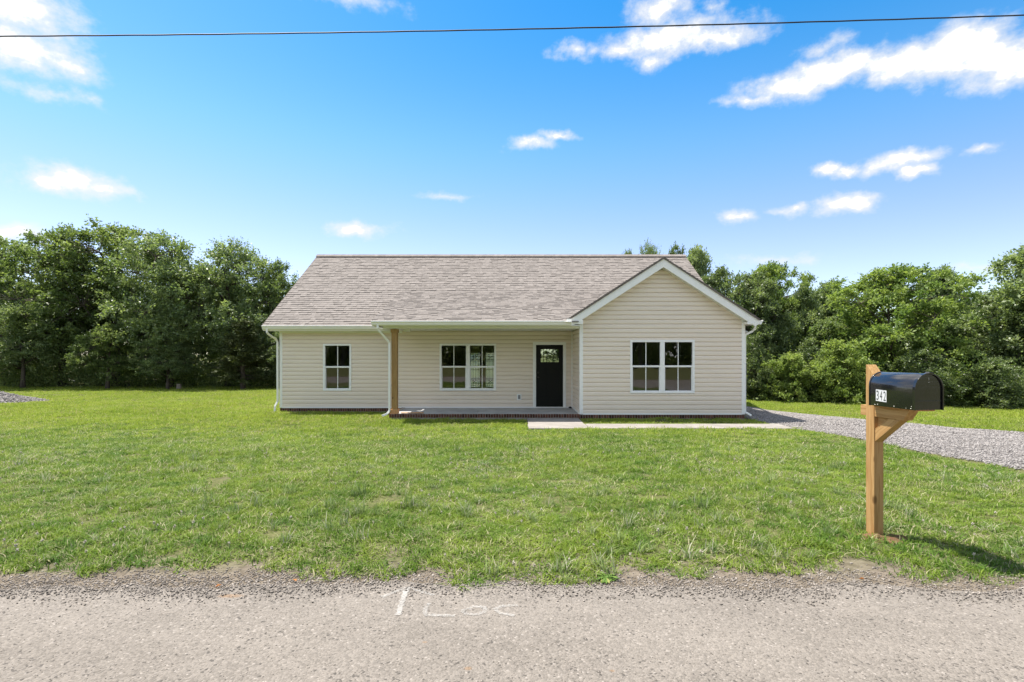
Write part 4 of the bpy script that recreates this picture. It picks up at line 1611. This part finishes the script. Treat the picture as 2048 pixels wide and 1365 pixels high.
VAR = {
    'oak': make_tree(1, 9.2, 6.6, 1.1, leafA, .145, 400, 10, 9, 18, trunk_r=.20),
    'oak2': make_tree(2, 9.0, 6.0, 1.1, leafA, .15, 290, 9, 10, 13, trunk_r=.19),
    'maple': make_tree(3, 8.6, 6.0, 0.8, leafB, .135, 400, 9, 11, 16, trunk_r=.17, twl=(.35, .8), droop=.05),
    'thin': make_tree(4, 9.0, 5.0, 2.6, leafB, .15, 190, 9, 9, 11, trunk_r=.12),
    'cedar': make_cedar(5, 4.4, 3.4, cedarleaf),
    'dark': make_tree(6, 5.6, 3.6, .5, leafD, .105, 360, 10, 9, 17, trunk_r=.09, twl=(.22, .48)),
    'bright': make_tree(7, 5.6, 5.2, .6, leafC, .115, 380, 10, 9, 19, flat=.35, trunk_r=.10, droop=.3, twl=(.25, .6)),
    'sapling': make_tree(8, 5.4, 3.2, .5, leafB, .10, 330, 10, 9, 15, trunk_r=.07, conic=.35, twl=(.22, .5)),
    'shrub': make_tree(9, 2.2, 3.0, .05, leafC, .095, 260, 10, 9, 20, trunk_r=.03, flat=.1, twl=(.3, .75), wild=.24),
    'shrub2': make_tree(10, 2.4, 2.8, .05, leafD, .09, 260, 10, 9, 20, trunk_r=.03, twl=(.3, .75), wild=.24),
}


def place(kind, name, x, y, height, width, label, cat='tree', group=None, rot=None):
    tm, cm, H, W = VAR[kind]
    z = float(gz(x, y)) - .03
    t = empty(name, (x, y, z), label, cat, group, (0, 0, R.uniform(0, 6.28) if rot is None else rot))
    t.scale = (width / W, width / W, height / H)
    link('trunk', tm, None, t)
    link('crown', cm, None, t)
    return t


def place_px(kind, name, px, y, top, hw, label, cat='tree', group=None, rot=None):
    """tree at depth y: its place, height and width follow from where it stands on the ground"""
    x = (px - CX) / F * y
    zt = CAMZ + (HY - top) / F * y
    return place(kind, name, x, y, (zt - float(gz(x, y))) * 1.0, 2 * hw / F * y, label, cat, group, rot)


GL, GR, GH = 'trees along the left wood edge', 'trees along the right wood edge', 'tree tops behind the house'
place_px('thin', 'deciduous_tree', 8, 31.5, 480, 105, 'sparse feathery tree at the far left end of the wood edge', group=GL)
place_px('oak2', 'oak_tree', 125, 30.5, 470, 125, 'dark rounded oak second from the left end of the wood edge', group=GL)
place_px('oak', 'oak_tree', 232, 32.0, 456, 130, 'tallest oak of the left wood edge, with the highest crown', group=GL)
place_px('maple', 'maple_tree', 340, 29.5, 476, 128, 'broad pale leaved maple in the middle of the left wood edge', group=GL)
place_px('maple', 'maple_tree', 455, 30.5, 486, 118, 'round maple left of the house with white glints on its leaves', group=GL)
place_px('oak2', 'oak_tree', 545, 31.5, 524, 66, 'smaller oak whose crown touches the left roof slope', group=GL)
place_px('cedar', 'cedar_tree', 487, 28.2, 640, 75, 'brownish feathery cedar near the left corner of the house', group=GL)
place_px('oak', 'oak_tree', -110, 31.0, 500, 120, 'oak just cut off by the left edge of the photo', group=GL)
place_px('maple', 'maple_sapling', 45, 28.6, 610, 85, 'low leafy sapling in front of the leftmost trunks', group=GL)
place_px('oak2', 'oak_sapling', 215, 28.4, 650, 70, 'low oak sapling hanging over the left lawn between two trunks', group=GL)
place_px('maple', 'maple_sapling', 335, 28.2, 668, 60, 'low maple sapling below the broad pale maple', group=GL)
place_px('dark', 'small_tree', 575, 29.0, 660, 50, 'dark small tree half hidden by the left downspout', group=GL)

place_px('thin', 'deciduous_tree', 1258, 33.0, 503, 30, 'small tuft of tree top above the roof ridge, leftmost of four', group=GH)
place_px('maple', 'maple_tree', 1294, 35.0, 491, 42, 'second tuft of tree top above the roof ridge', group=GH)
place_px('oak2', 'oak_tree', 1345, 34.0, 495, 50, 'rounded dark tree top above the right end of the ridge', group=GH)
place_px('sapling', 'deciduous_tree', 1388, 31.0, 498, 48, 'narrow tree top just right of the roof ridge end', group=GH)
place_px('dark', 'deciduous_tree', 1432, 27.5, 540, 62, 'dark tree rising behind the gable roof on its right', group=GH)
place_px('oak', 'oak_tree', 930, 36.0, 560, 190, 'broad oak behind the house, seen through the leaded panes', group=GH)
place_px('maple', 'maple_tree', 1130, 34.0, 560, 130, 'maple behind the house, seen through the front door panes', group=GH)

place_px('dark', 'vine_clad_tree', 1500, 22.5, 548, 72, 'dark vine-clad tree directly right of the gable end', group=GR)
place_px('bright', 'deciduous_tree', 1540, 24.5, 530, 78, 'bright green domed tree top right of the gable roof', group=GR)
place_px('sapling', 'sapling_tree', 1606, 23.5, 576, 48, 'slim pale sapling between the domed tree and the big bright tree', group=GR)
place_px('sapling', 'sapling_tree', 1660, 25.5, 566, 52, 'second slim sapling, left of the big bright tree', group=GR)
place_px('bright', 'deciduous_tree', 1790, 21.0, 536, 135, 'big bright tree with layered branches rising behind the mailbox', group=GR)
place_px('sapling', 'sapling_tree', 1880, 23.5, 540, 60, 'pointed light tree at the right shoulder of the big bright tree', group=GR)
place_px('dark', 'deciduous_tree', 1930, 24.5, 588, 70, 'dark low tree in the gap right of the big bright tree', group=GR)
place_px('dark', 'deciduous_tree', 2010, 20.5, 580, 85, 'dark tree near the right edge of the photo', group=GR)
place_px('sapling', 'deciduous_tree', 2075, 19.5, 488, 110, 'tall tree cut off by the right edge of the photo', group=GR)
place_px('dark', 'deciduous_tree', 1715, 24.0, 600, 70, 'shaded tree behind the two slim saplings', group=GR)
place_px('dark', 'deciduous_tree', 2200, 19.5, 560, 120, 'dark tree beyond the right edge of the photo', group=GR)
GB = 'bushes at the foot of the right wood edge'
for (kind, px, y, top, hw, lab) in (
        ('shrub2', 1508, 21.0, 672, 44, 'dark bush beside the right wall of the house'),
        ('shrub', 1572, 20.4, 708, 52, 'leafy green bush a little right of the house'),
        ('shrub2', 1622, 20.6, 694, 40, 'dark bush between two leafy green bushes, left of the mailbox'),
        ('shrub', 1690, 19.6, 682, 66, 'leafy green bush just left of the mailbox post'),
        ('shrub2', 1768, 19.9, 726, 46, 'dark bush directly behind the mailbox'),
        ('shrub2', 1842, 18.9, 700, 64, 'dark bush behind the mailbox door'),
        ('shrub', 1915, 18.9, 752, 48, 'leafy low bush right of the mailbox'),
        ('shrub2', 1980, 18.0, 716, 60, 'dark bush near the right edge of the photo'),
        ('shrub', 2062, 18.2, 762, 52, 'low bush cut off by the right edge of the photo'),
        ('shrub2', 1545, 22.2, 628, 60, 'taller dark bush behind the leafy bush right of the house'),
        ('sapling', 1655, 22.0, 640, 52, 'taller pale bush under the slim saplings'),
        ('dark', 1890, 20.9, 655, 66, 'taller dark bush right of and behind the mailbox'),
        ('shrub2', 2010, 20.0, 640, 70, 'taller dark bush at the foot of the right edge trees')):
    place_px(kind, 'bush', px, y, top, hw, lab, 'bush', GB)
# the wood across the road, mirrored in the windows
for i in range(13):
    kind = ['oak', 'maple', 'oak2', 'maple'][i % 4]
    place(kind, 'roadside_tree', -25 + i * 4.1 + R.uniform(-.8, .8), -17 + R.uniform(-2, 2), R.uniform(6.5, 8.5), R.uniform(5.5, 7), 'tree across the road, only mirrored in the house windows', 'tree', 'trees across the road')


def thicket(name, label, regions, n, mat, size, seed):
    """dense unsorted undergrowth: clumps of leaves filling the given boxes"""
    rng = np.random.default_rng(seed)
    O, D, S, T = [], [], [], []
    for (x0, x1, y0, y1, z0, z1) in regions:
        nc = int(n * (x1 - x0) / sum(r[1] - r[0] for r in regions) / 45)
        c = np.stack([rng.uniform(x0, x1, nc), rng.uniform(y0, y1, nc), np.zeros(nc)], -1)
        c[:, 2] = gz(c[:, 0], c[:, 1]) + z0 + (z1 - z0) * rng.uniform(0, 1, nc) ** 1.2
        p = np.repeat(c, 45, 0) + rng.normal(0, .28, (nc * 45, 3)) * [1.2, 1, .9]
        O.append(p)
        D.append(rng.normal(size=p.shape))
        S.append(size * rng.uniform(.6, 1.4, len(p)))
        T.append(np.clip(np.repeat(rng.normal(.35, .2, nc), 45) + rng.normal(0, .1, len(p)), 0, 1))
    return tag(link(name, leaves_mesh(name, np.concatenate(O), np.concatenate(D), np.concatenate(S), np.concatenate(T), mat, rng)), label, 'undergrowth', kind='stuff')


thicket('undergrowth', 'dark undergrowth filling the wood behind the left trunks', [(-38, -9.0, 32.0, 38, -.1, 6.2)], 46000, leafD, .30, 31)
thicket('undergrowth', 'dark undergrowth filling the wood behind the right bushes', [(8.6, 30, 24.5, 31, -.1, 4.4)], 40000, leafD, .24, 32)
thicket('undergrowth', 'undergrowth across the road, mirrored in the windows', [(-30, 30, -27, -18, -.1, 6.5)], 62000, leafC, .42, 33)
thicket('undergrowth', 'low undergrowth along the far edge of the left lawn', [(-34, -10.3, 29.0, 31.5, -.05, 1.25)], 26000, leafA, .11, 34)

thicket('undergrowth', 'tangled low undergrowth between the bushes of the right wood edge',
        [(8.9, 11.2, 20.6, 23, -.05, 1.9), (11.2, 13.4, 20.0, 22.5, -.05, 1.7), (13.4, 15.4, 19.2, 22, -.05, 1.6), (15.4, 19.5, 17.9, 21, -.05, 1.5)], 22000, leafC, .085, 35)

# fallen pale branch by the left corner of the house
bx, by, bz = ground_px(556, 789)
m = MB().tube([(0, 0, 0), (-.28, .1, .22), (-.62, .2, .52)], [.045, .04, .03], 7)
tag(m.build('fallen_branch', deadwood_m, None, (bx + .05, 27.0, float(gz(bx, 27.0)) + .02), smooth=True), 'bare pale branch leaning out of the wood by the left downspout', 'branch')
tag(MB().tube([(0, 0, -.1), (.02, 0, .28)], [.13, .115], 9).build('tree_stump', deadwood_m, None, (-18.2, 28.4, float(gz(-18.2, 28.4)))), 'low grey stump at the edge of the left wood', 'stump')

# ------------------------------------------------------------------ scattered small stuff


def hidden(name, mesh):
    """a template used only by the scatter nodes, never linked to the scene"""
    return bpy.data.objects.new(name, mesh)


def scatter(name, label, cat, P, rot, scl, var, templates):
    me = bpy.data.meshes.new(name)
    n = len(P)
    me.vertices.add(n)
    me.vertices.foreach_set('co', np.asarray(P, np.float32).ravel())
    for nm, typ, arr in (('rot', 'FLOAT_VECTOR', rot), ('scl', 'FLOAT_VECTOR', scl)):
        a = me.attributes.new(nm, typ, 'POINT')
        a.data.foreach_set('vector', np.asarray(arr, np.float32).ravel())
    a = me.attributes.new('var', 'INT', 'POINT')
    a.data.foreach_set('value', np.asarray(var, np.int32))
    o = link(name, me)
    ng = bpy.data.node_groups.new(name, 'GeometryNodeTree')
    ng.interface.new_socket('Geometry', in_out='INPUT', socket_type='NodeSocketGeometry')
    ng.interface.new_socket('Geometry', in_out='OUTPUT', socket_type='NodeSocketGeometry')
    N, Lk = ng.nodes, ng.links
    gi, go = N.new('NodeGroupInput'), N.new('NodeGroupOutput')
    mp = N.new('GeometryNodeMeshToPoints')
    jn = N.new('GeometryNodeJoinGeometry')
    for tpl in templates:
        oi = N.new('GeometryNodeObjectInfo')
        oi.inputs['Object'].default_value = tpl
        oi.inputs['As Instance'].default_value = False
        g2 = N.new('GeometryNodeGeometryToInstance')
        Lk.new(oi.outputs['Geometry'], g2.inputs[0])
        Lk.new(g2.outputs[0], jn.inputs[0])
    ip = N.new('GeometryNodeInstanceOnPoints')
    ip.inputs['Pick Instance'].default_value = True

    def attr(nm, typ):
        q = N.new('GeometryNodeInputNamedAttribute')
        q.data_type = typ
        q.inputs['Name'].default_value = nm
        return q.outputs['Attribute']
    er = N.new('FunctionNodeEulerToRotation')
    Lk.new(attr('rot', 'FLOAT_VECTOR'), er.inputs[0])
    Lk.new(gi.outputs[0], mp.inputs[0])
    Lk.new(mp.outputs[0], ip.inputs['Points'])
    Lk.new(jn.outputs[0], ip.inputs['Instance'])
    Lk.new(attr('var', 'INT'), ip.inputs['Instance Index'])
    Lk.new(er.outputs[0], ip.inputs['Rotation'])
    Lk.new(attr('scl', 'FLOAT_VECTOR'), ip.inputs['Scale'])
    Lk.new(ip.outputs[0], go.inputs[0])
    md = o.modifiers.new('scatter', 'NODES')
    md.node_group = ng
    return tag(o, label, cat, kind='stuff')


def clump(name, seed, n, rad, hmin, hmax, wid, mat, lean=.5):
    rng = np.random.default_rng(seed)
    a = rng.uniform(0, 2 * np.pi, n)
    r = rad * np.sqrt(rng.uniform(0, 1, n))
    b = np.stack([np.cos(a) * r, np.sin(a) * r, np.full(n, -.006)], -1)
    h = rng.uniform(hmin, hmax, n)
    la = rng.uniform(0, 2 * np.pi, n)
    le = rng.uniform(.1, 1.0, n) * lean
    ld = np.stack([np.cos(la), np.sin(la), np.zeros(n)], -1)
    sd = np.stack([-np.sin(la + rng.uniform(-.8, .8, n)), np.cos(la), np.zeros(n)], -1)
    sd = norm(sd)
    w = wid * rng.uniform(.7, 1.3, n)
    V = np.empty((n, 6, 3))
    up = np.array([0, 0, 1.0])
    for k, (t, wf) in enumerate(((0, 1.0), (.55, .8), (1.0, .12))):
        c = b + ld * (h * le * t ** 1.8)[:, None] + up * (h * (t - .25 * le * t * t))[:, None]
        V[:, 2 * k] = c - sd * (w * wf / 2)[:, None]
        V[:, 2 * k + 1] = c + sd * (w * wf / 2)[:, None]
    q = []
    for i in range(n):
        o = i * 6
        q += [(o, o + 1, o + 3, o + 2), (o + 2, o + 3, o + 5, o + 4)]
    return hidden(name, big_mesh(name, V.reshape(-1, 3), np.array(q), mat=mat))


def in_drive(x, y):
    n = np.interp(y, DN[:, 1], DN[:, 0])
    f = np.interp(y, DF[:, 1], DF[:, 0])
    j = (hash_noise(x, y, 3.0, 40) - .5) * .4
    return (x > n - .05 + j) & (x < f + .05 + j) & (y > 3.4) & (y < 25.5)


PILE = (-20.3, 20.4, 2.05, .95)          # gravel heap: centre and radii


def blocked(x, y):
    b = (x > XL + .02) & (x < XR) & (y > YM - .02) & (y < YB)
    b |= (x > XG) & (x < XR) & (y > YG - .02) & (y < YB)
    b |= (x > PXL) & (x < XG + .1) & (y > YP) & (y < YB)
    for x0, x1, y0, y1 in WALK:
        b |= (x > x0 - .0) & (x < x1 + .0) & (y > y0 - .02) & (y < y1 + .0)
    b |= (x > .40) & (x < 1.9) & (y > 12.5) & (y < 14.7)
    b |= in_drive(x, y)
    b |= ((x - PILE[0]) / PILE[2]) ** 2 + ((y - PILE[1]) / PILE[3]) ** 2 < .9
    return b


def lawn_points(y0, y1, dens, margin=1.25, seed=0, thin=None):
    rng = np.random.default_rng(seed)
    w = y1 * margin
    n = int(dens * 2 * w * (y1 - y0))
    x, y = rng.uniform(-w, w, n), rng.uniform(y0, y1, n)
    k = np.abs(x) < y * 0.985 * margin
    k &= y > 3.66 + (hash_noise(x, x * 0, 1.1, 50) - .5) * .36 + (hash_noise(x, y, 3.5, 51) - .5) * .50
    k &= ~blocked(x, y)
    # bare spots
    bare = hash_noise(x, y, 1.4, 52) * .6 + hash_noise(x, y, 4.5, 53) * .4
    edge = np.clip((4.2 - y) / .6, 0, 1) * .13
    k &= bare < (.84 - edge) + rng.uniform(-.05, .05, n)
    for (cx, cy, rx, ry) in ((3.20, 4.37, .16, .06), (2.95, 4.50, .15, .05), (3.138, 4.50, .07, .07), (-.02, 5.62, .18, .07), (1.9, 5.7, .2, .07)):
        d = ((x - cx) / rx) ** 2 + ((y - cy) / ry) ** 2
        k &= d > rng.uniform(.35, 1.2, n)
    if thin is not None:
        k &= rng.uniform(0, 1, n) < thin(x, y)
    return x[k], y[k], rng


near_t = [clump('grass_clump', 60 + i, 24, .070, .020, .058, .0062, grassN, 2.0) for i in range(5)]
mid_t = [clump('grass_clump', 70 + i, 32, .100, .026, .064, .0085, grassN, 1.8) for i in range(4)]
far_t = [clump('grass_clump', 80 + i, 40, .15, .040, .080, .0105, grassF, 1.0) for i in range(4)]
tuft_t = [clump('grass_tuft', 90 + i, 34, .05, .05, .145, .0055, tuftm, 1.15) for i in range(4)]


def lawn(name, label, y0, y1, dens, temps, seed, hs=1.0, thin=None):
    x, y, rng = lawn_points(y0, y1, dens, seed=seed, thin=thin)
    n = len(x)
    P = np.stack([x, y, gz(x, y)], -1)
    rot = np.stack([rng.normal(0, .08, n), rng.normal(0, .08, n), rng.uniform(0, 6.283, n)], -1)
    s = rng.uniform(.6, 1.4, n)
    hh = (.55 + .6 * hash_noise(x, y, .8, 54) + .5 * hash_noise(x, y, 4.5, 57)) * hs * .85
    return scatter(name, label, 'grass', P, rot, np.stack([s, s, s * hh], -1), rng.integers(0, len(temps), n), temps)


lawn('grass', 'mown lawn grass nearest the road', 3.3, 8.0, 300, near_t, 101, thin=lambda x, y: np.clip((8.0 - y) / 2, 0, 1))
lawn('grass', 'mown lawn grass in the middle of the yard', 6.0, 15.0, 140, mid_t, 102, thin=lambda x, y: np.clip((y - 6.0) / 2, 0, 1) * np.clip((15 - y) / 5, 0, 1))
lawn('grass', 'bright lawn grass around the house', 10.0, 20.0, 72, far_t, 103, .85, thin=lambda x, y: np.clip((y - 10.0) / 5, 0, 1))
lawn('grass', 'bright lawn grass reaching back to the woods', 19.9, 30.5, 42, far_t, 104, .85)
lawn('grass_tufts', 'longer pale grass tufts scattered through the lawn', 3.45, 9.5, 9, tuft_t, 105, 1.0,
     lambda x, y: np.clip(hash_noise(x, y, 1.1, 55) * 1.6 - .35, 0, 1) * np.clip(1.3 - (y - 3.5) / 6, .15, 1))


def flower_template():
    m = MB()
    m.tube([(0, 0, 0), (.004, 0, .05)], [.0016, .0014], 4)
    for i in range(9):
        a = i * 2.4
        r = .005 + .004 * (i % 3)
        c = (math.cos(a) * r * .8, math.sin(a) * r * .8, .052 + .005 * ((i * 5) % 4))
        m.tube([(0.004, 0, .048), (c[0] + .004, c[1], c[2] + .004)], [.003, .004], 4)
    me = bpy.data.meshes.new('clover')
    me.from_pydata(m.v, [], m.f)
    me.materials.append(clover_m)
    return hidden('clover', me)


x, y, rng = lawn_points(3.7, 9.0, 9, seed=110, thin=lambda x, y: np.clip(hash_noise(x, y, .7, 56) * 2 - .7, 0, 1))
n = len(x)
scatter('clover_blooms', 'small white clover blooms dotted over the near lawn', 'flowers', np.stack([x, y, gz(x, y)], -1), np.stack([rng.normal(0, .2, n), rng.normal(0, .2, n), rng.uniform(0, 6, n)], -1),
        np.repeat(rng.uniform(.7, 1.15, (n, 1)), 3, 1), np.zeros(n), [flower_template()])


def stone_template(seed, mat):
    rng = np.random.default_rng(seed)
    t = (1 + 5 ** .5) / 2
    V = np.array([(-1, t, 0), (1, t, 0), (-1, -t, 0), (1, -t, 0), (0, -1, t), (0, 1, t), (0, -1, -t), (0, 1, -t), (t, 0, -1), (t, 0, 1), (-t, 0, -1), (-t, 0, 1)]) / 1.9
    V = V * rng.uniform(.62, 1.2, (12, 1)) * np.array([1.15, .9, .62])
    Fq = np.array([(0, 11, 5), (0, 5, 1), (0, 1, 7), (0, 7, 10), (0, 10, 11), (1, 5, 9), (5, 11, 4), (11, 10, 2), (10, 7, 6), (7, 1, 8), (3, 9, 4), (3, 4, 2), (3, 2, 6), (3, 6, 8), (3, 8, 9), (4, 9, 5), (2, 4, 11), (6, 2, 10), (8, 6, 7), (9, 8, 1)])
    return hidden('stone', big_mesh('stone', V, Fq, mat=mat))


stones = [stone_template(200 + i, stone_m) for i in range(5)]
chips = [stone_template(210 + i, chip_m) for i in range(5)]


def stones_at(name, label, x, y, z, size, temps, rng):
    n = len(x)
    return scatter(name, label, 'gravel', np.stack([x, y, z], -1), rng.uniform(-.6, .6, (n, 3)) * [1, 1, 6], np.repeat(size[:, None], 3, 1), rng.integers(0, len(temps), n), temps)


rng = np.random.default_rng(120)
n = 75000                                            # crushed stone of the drive
i = rng.integers(2, 88, n)
u = rng.uniform(0, 1, n)
tt = rng.uniform(0, 1, n)[:, None]
P = (DN[i] * (1 - tt) + DN[np.minimum(i + 1, 89)] * tt) * (1 - u[:, None]) + (DF[i] * (1 - tt) + DF[np.minimum(i + 1, 89)] * tt) * u[:, None]
k = (P[:, 1] < 21) & (P[:, 0] < P[:, 1] * 1.2)
P, u = P[k], u[k]
stones_at('drive_gravel', 'loose pale crushed stone covering the driveway', P[:, 0], P[:, 1], gz(P[:, 0], P[:, 1]) + .018 + .03 * np.sin(u * np.pi), rng.uniform(.007, .018, len(P)) * (1 + P[:, 1] / 40), stones, rng)
# gravel shoulder of the road
n = 28000
x = rng.uniform(-5.2, 5.2, n)
y = road_edge(x) + rng.normal(.06, .12, n)
k = rng.uniform(0, 1, n) < .35 + .65 * hash_noise(x, y, 1.6, 61)
x, y = x[k], y[k]
stones_at('shoulder_gravel', 'loose small stones along the broken road edge', x, y, np.where(y < road_edge(x), .014, gz(x, y) + .003), rng.uniform(.002, .0068, len(x)) * rng.choice([1, 1, 1, 1.6], len(x)), chips, rng)
n = 6000
x = rng.uniform(-4.4, 4.4, n)
y = rng.uniform(2.2, 3.58, n)
stones_at('road_chips', 'tiny chips of stone standing proud of the road surface', x, y, road_z(y) + .0005, rng.uniform(.002, .0048, n), chips, rng)


# gravel heap at the far left
def heap():
    n = 48
    xs = np.linspace(-1.15, 1.15, n)
    X, Y = np.meshgrid(xs, xs)
    r = np.sqrt(X ** 2 + Y ** 2)
    h = np.clip(1 - r, 0, 1) ** .8 * .40 * (.75 + .5 * hash_noise(X, Y, 3, 70)) - .03
    wx, wy = PILE[0] + X * PILE[2], PILE[1] + Y * PILE[3]
    Z = gz(wx, wy) + h
    idx = np.arange(n * n).reshape(n, n)
    q = np.stack([idx[:-1, :-1], idx[:-1, 1:], idx[1:, 1:], idx[1:, :-1]], -1).reshape(-1, 4)
    o = tag(link('gravel_heap', big_mesh('gravel_heap', np.stack([wx, wy, Z], -1).reshape(-1, 3), q, mat=gravel_m)), 'low heap of grey gravel on the lawn at the far left', 'gravel heap')
    rng = np.random.default_rng(130)
    m = 5000
    i, j = rng.integers(0, n, m), rng.integers(0, n, m)
    k = r[i, j] < 1.08
    i, j = i[k], j[k]
    s = stones_at('loose_gravel', None, wx[i, j] + rng.normal(0, .03, len(i)), wy[i, j] + rng.normal(0, .02, len(i)), Z[i, j] + .005, rng.uniform(.02, .045, len(i)), stones, rng)
    del s['category']
    s.parent = o


heap()


# clay thrown up round the mailbox post
def clay():
    n = 26
    m = []
    xs = np.linspace(-1, 1, n)
    X, Y = np.meshgrid(xs, xs)
    r = np.sqrt(X ** 2 + Y ** 2)
    wx, wy = 3.12 + X * .33, 4.42 + Y * .13
    h = np.clip(1 - r, 0, 1) ** .7 * .045 * (.0 + 1.7 * hash_noise(wx, wy, 22, 71)) - .013
    idx = np.arange(n * n).reshape(n, n)
    q = np.stack([idx[:-1, :-1], idx[:-1, 1:], idx[1:, 1:], idx[1:, :-1]], -1).reshape(-1, 4)
    me = big_mesh('clay_patch', np.stack([wx, wy, gz(wx, wy) + h], -1).reshape(-1, 3), q, mat=clay_m)
    return tag(link('clay_patch', me), 'bare red clay around the foot of the mailbox post', 'soil', kind='structure')


clay()


# broad-leaved weed on the road edge and leafy tufts
def weed(px, py, label, n=22, ln=.11, wd=.022, mat=None, tilt=.5):
    x0, y0, z0 = ground_px(px, py)
    V, Q = [], []
    for i in range(n):
        a = i * 2.399
        L = ln * R.uniform(.6, 1.1)
        el = R.uniform(.15, .9) * tilt + .1
        d = Vector((math.cos(a), math.sin(a), 0))
        s = Vector((-d.y, d.x, 0))
        o = len(V)
        for t, w in ((0, .2), (.35, .9), (.7, 1.0), (1.0, .1)):
            c = d * (L * t) + Vector((0, 0, L * (math.sin(el) * t * 1.5 - .7 * t * t)))
            c.z = max(c.z, .002)
            V += [tuple(c - s * wd * w / 2), tuple(c + s * wd * w / 2)]
        Q += [(o + 2 * k, o + 2 * k + 1, o + 2 * k + 3, o + 2 * k + 2) for k in range(3)]
    return tag(MB().add(V, Q).build('weed', mat or weedm, None, (x0, y0, max(z0, .01)), fix=False), label, 'weed', 'weeds along the road edge')


weed(1212, 1158, 'round green weed rosette growing out of the road edge gravel', 30, .10, .016)
for (px, py, lab) in ((436, 1178, 'rust brown dead leaf on the road edge at the left'), (1725, 1163, 'small dead leaf on the road edge below the mailbox post'), (590, 1166, 'dead leaf on the lawn edge left of the painted arrow')):
    x0, y0, z0 = ground_px(px, py)
    m = MB().add([(-.018, 0, .002), (0, -.012, .010), (.024, .002, .004), (.002, .013, .012), (0, 0, .0)], [(0, 1, 4), (1, 2, 4), (2, 3, 4), (3, 0, 4)])
    tag(m.build('dead_leaf', leaflit_m, None, (x0, y0, max(z0, .012) + .004), (0, 0, R.uniform(0, 6)), fix=False), lab, 'leaf', 'dead leaves on the road edge')
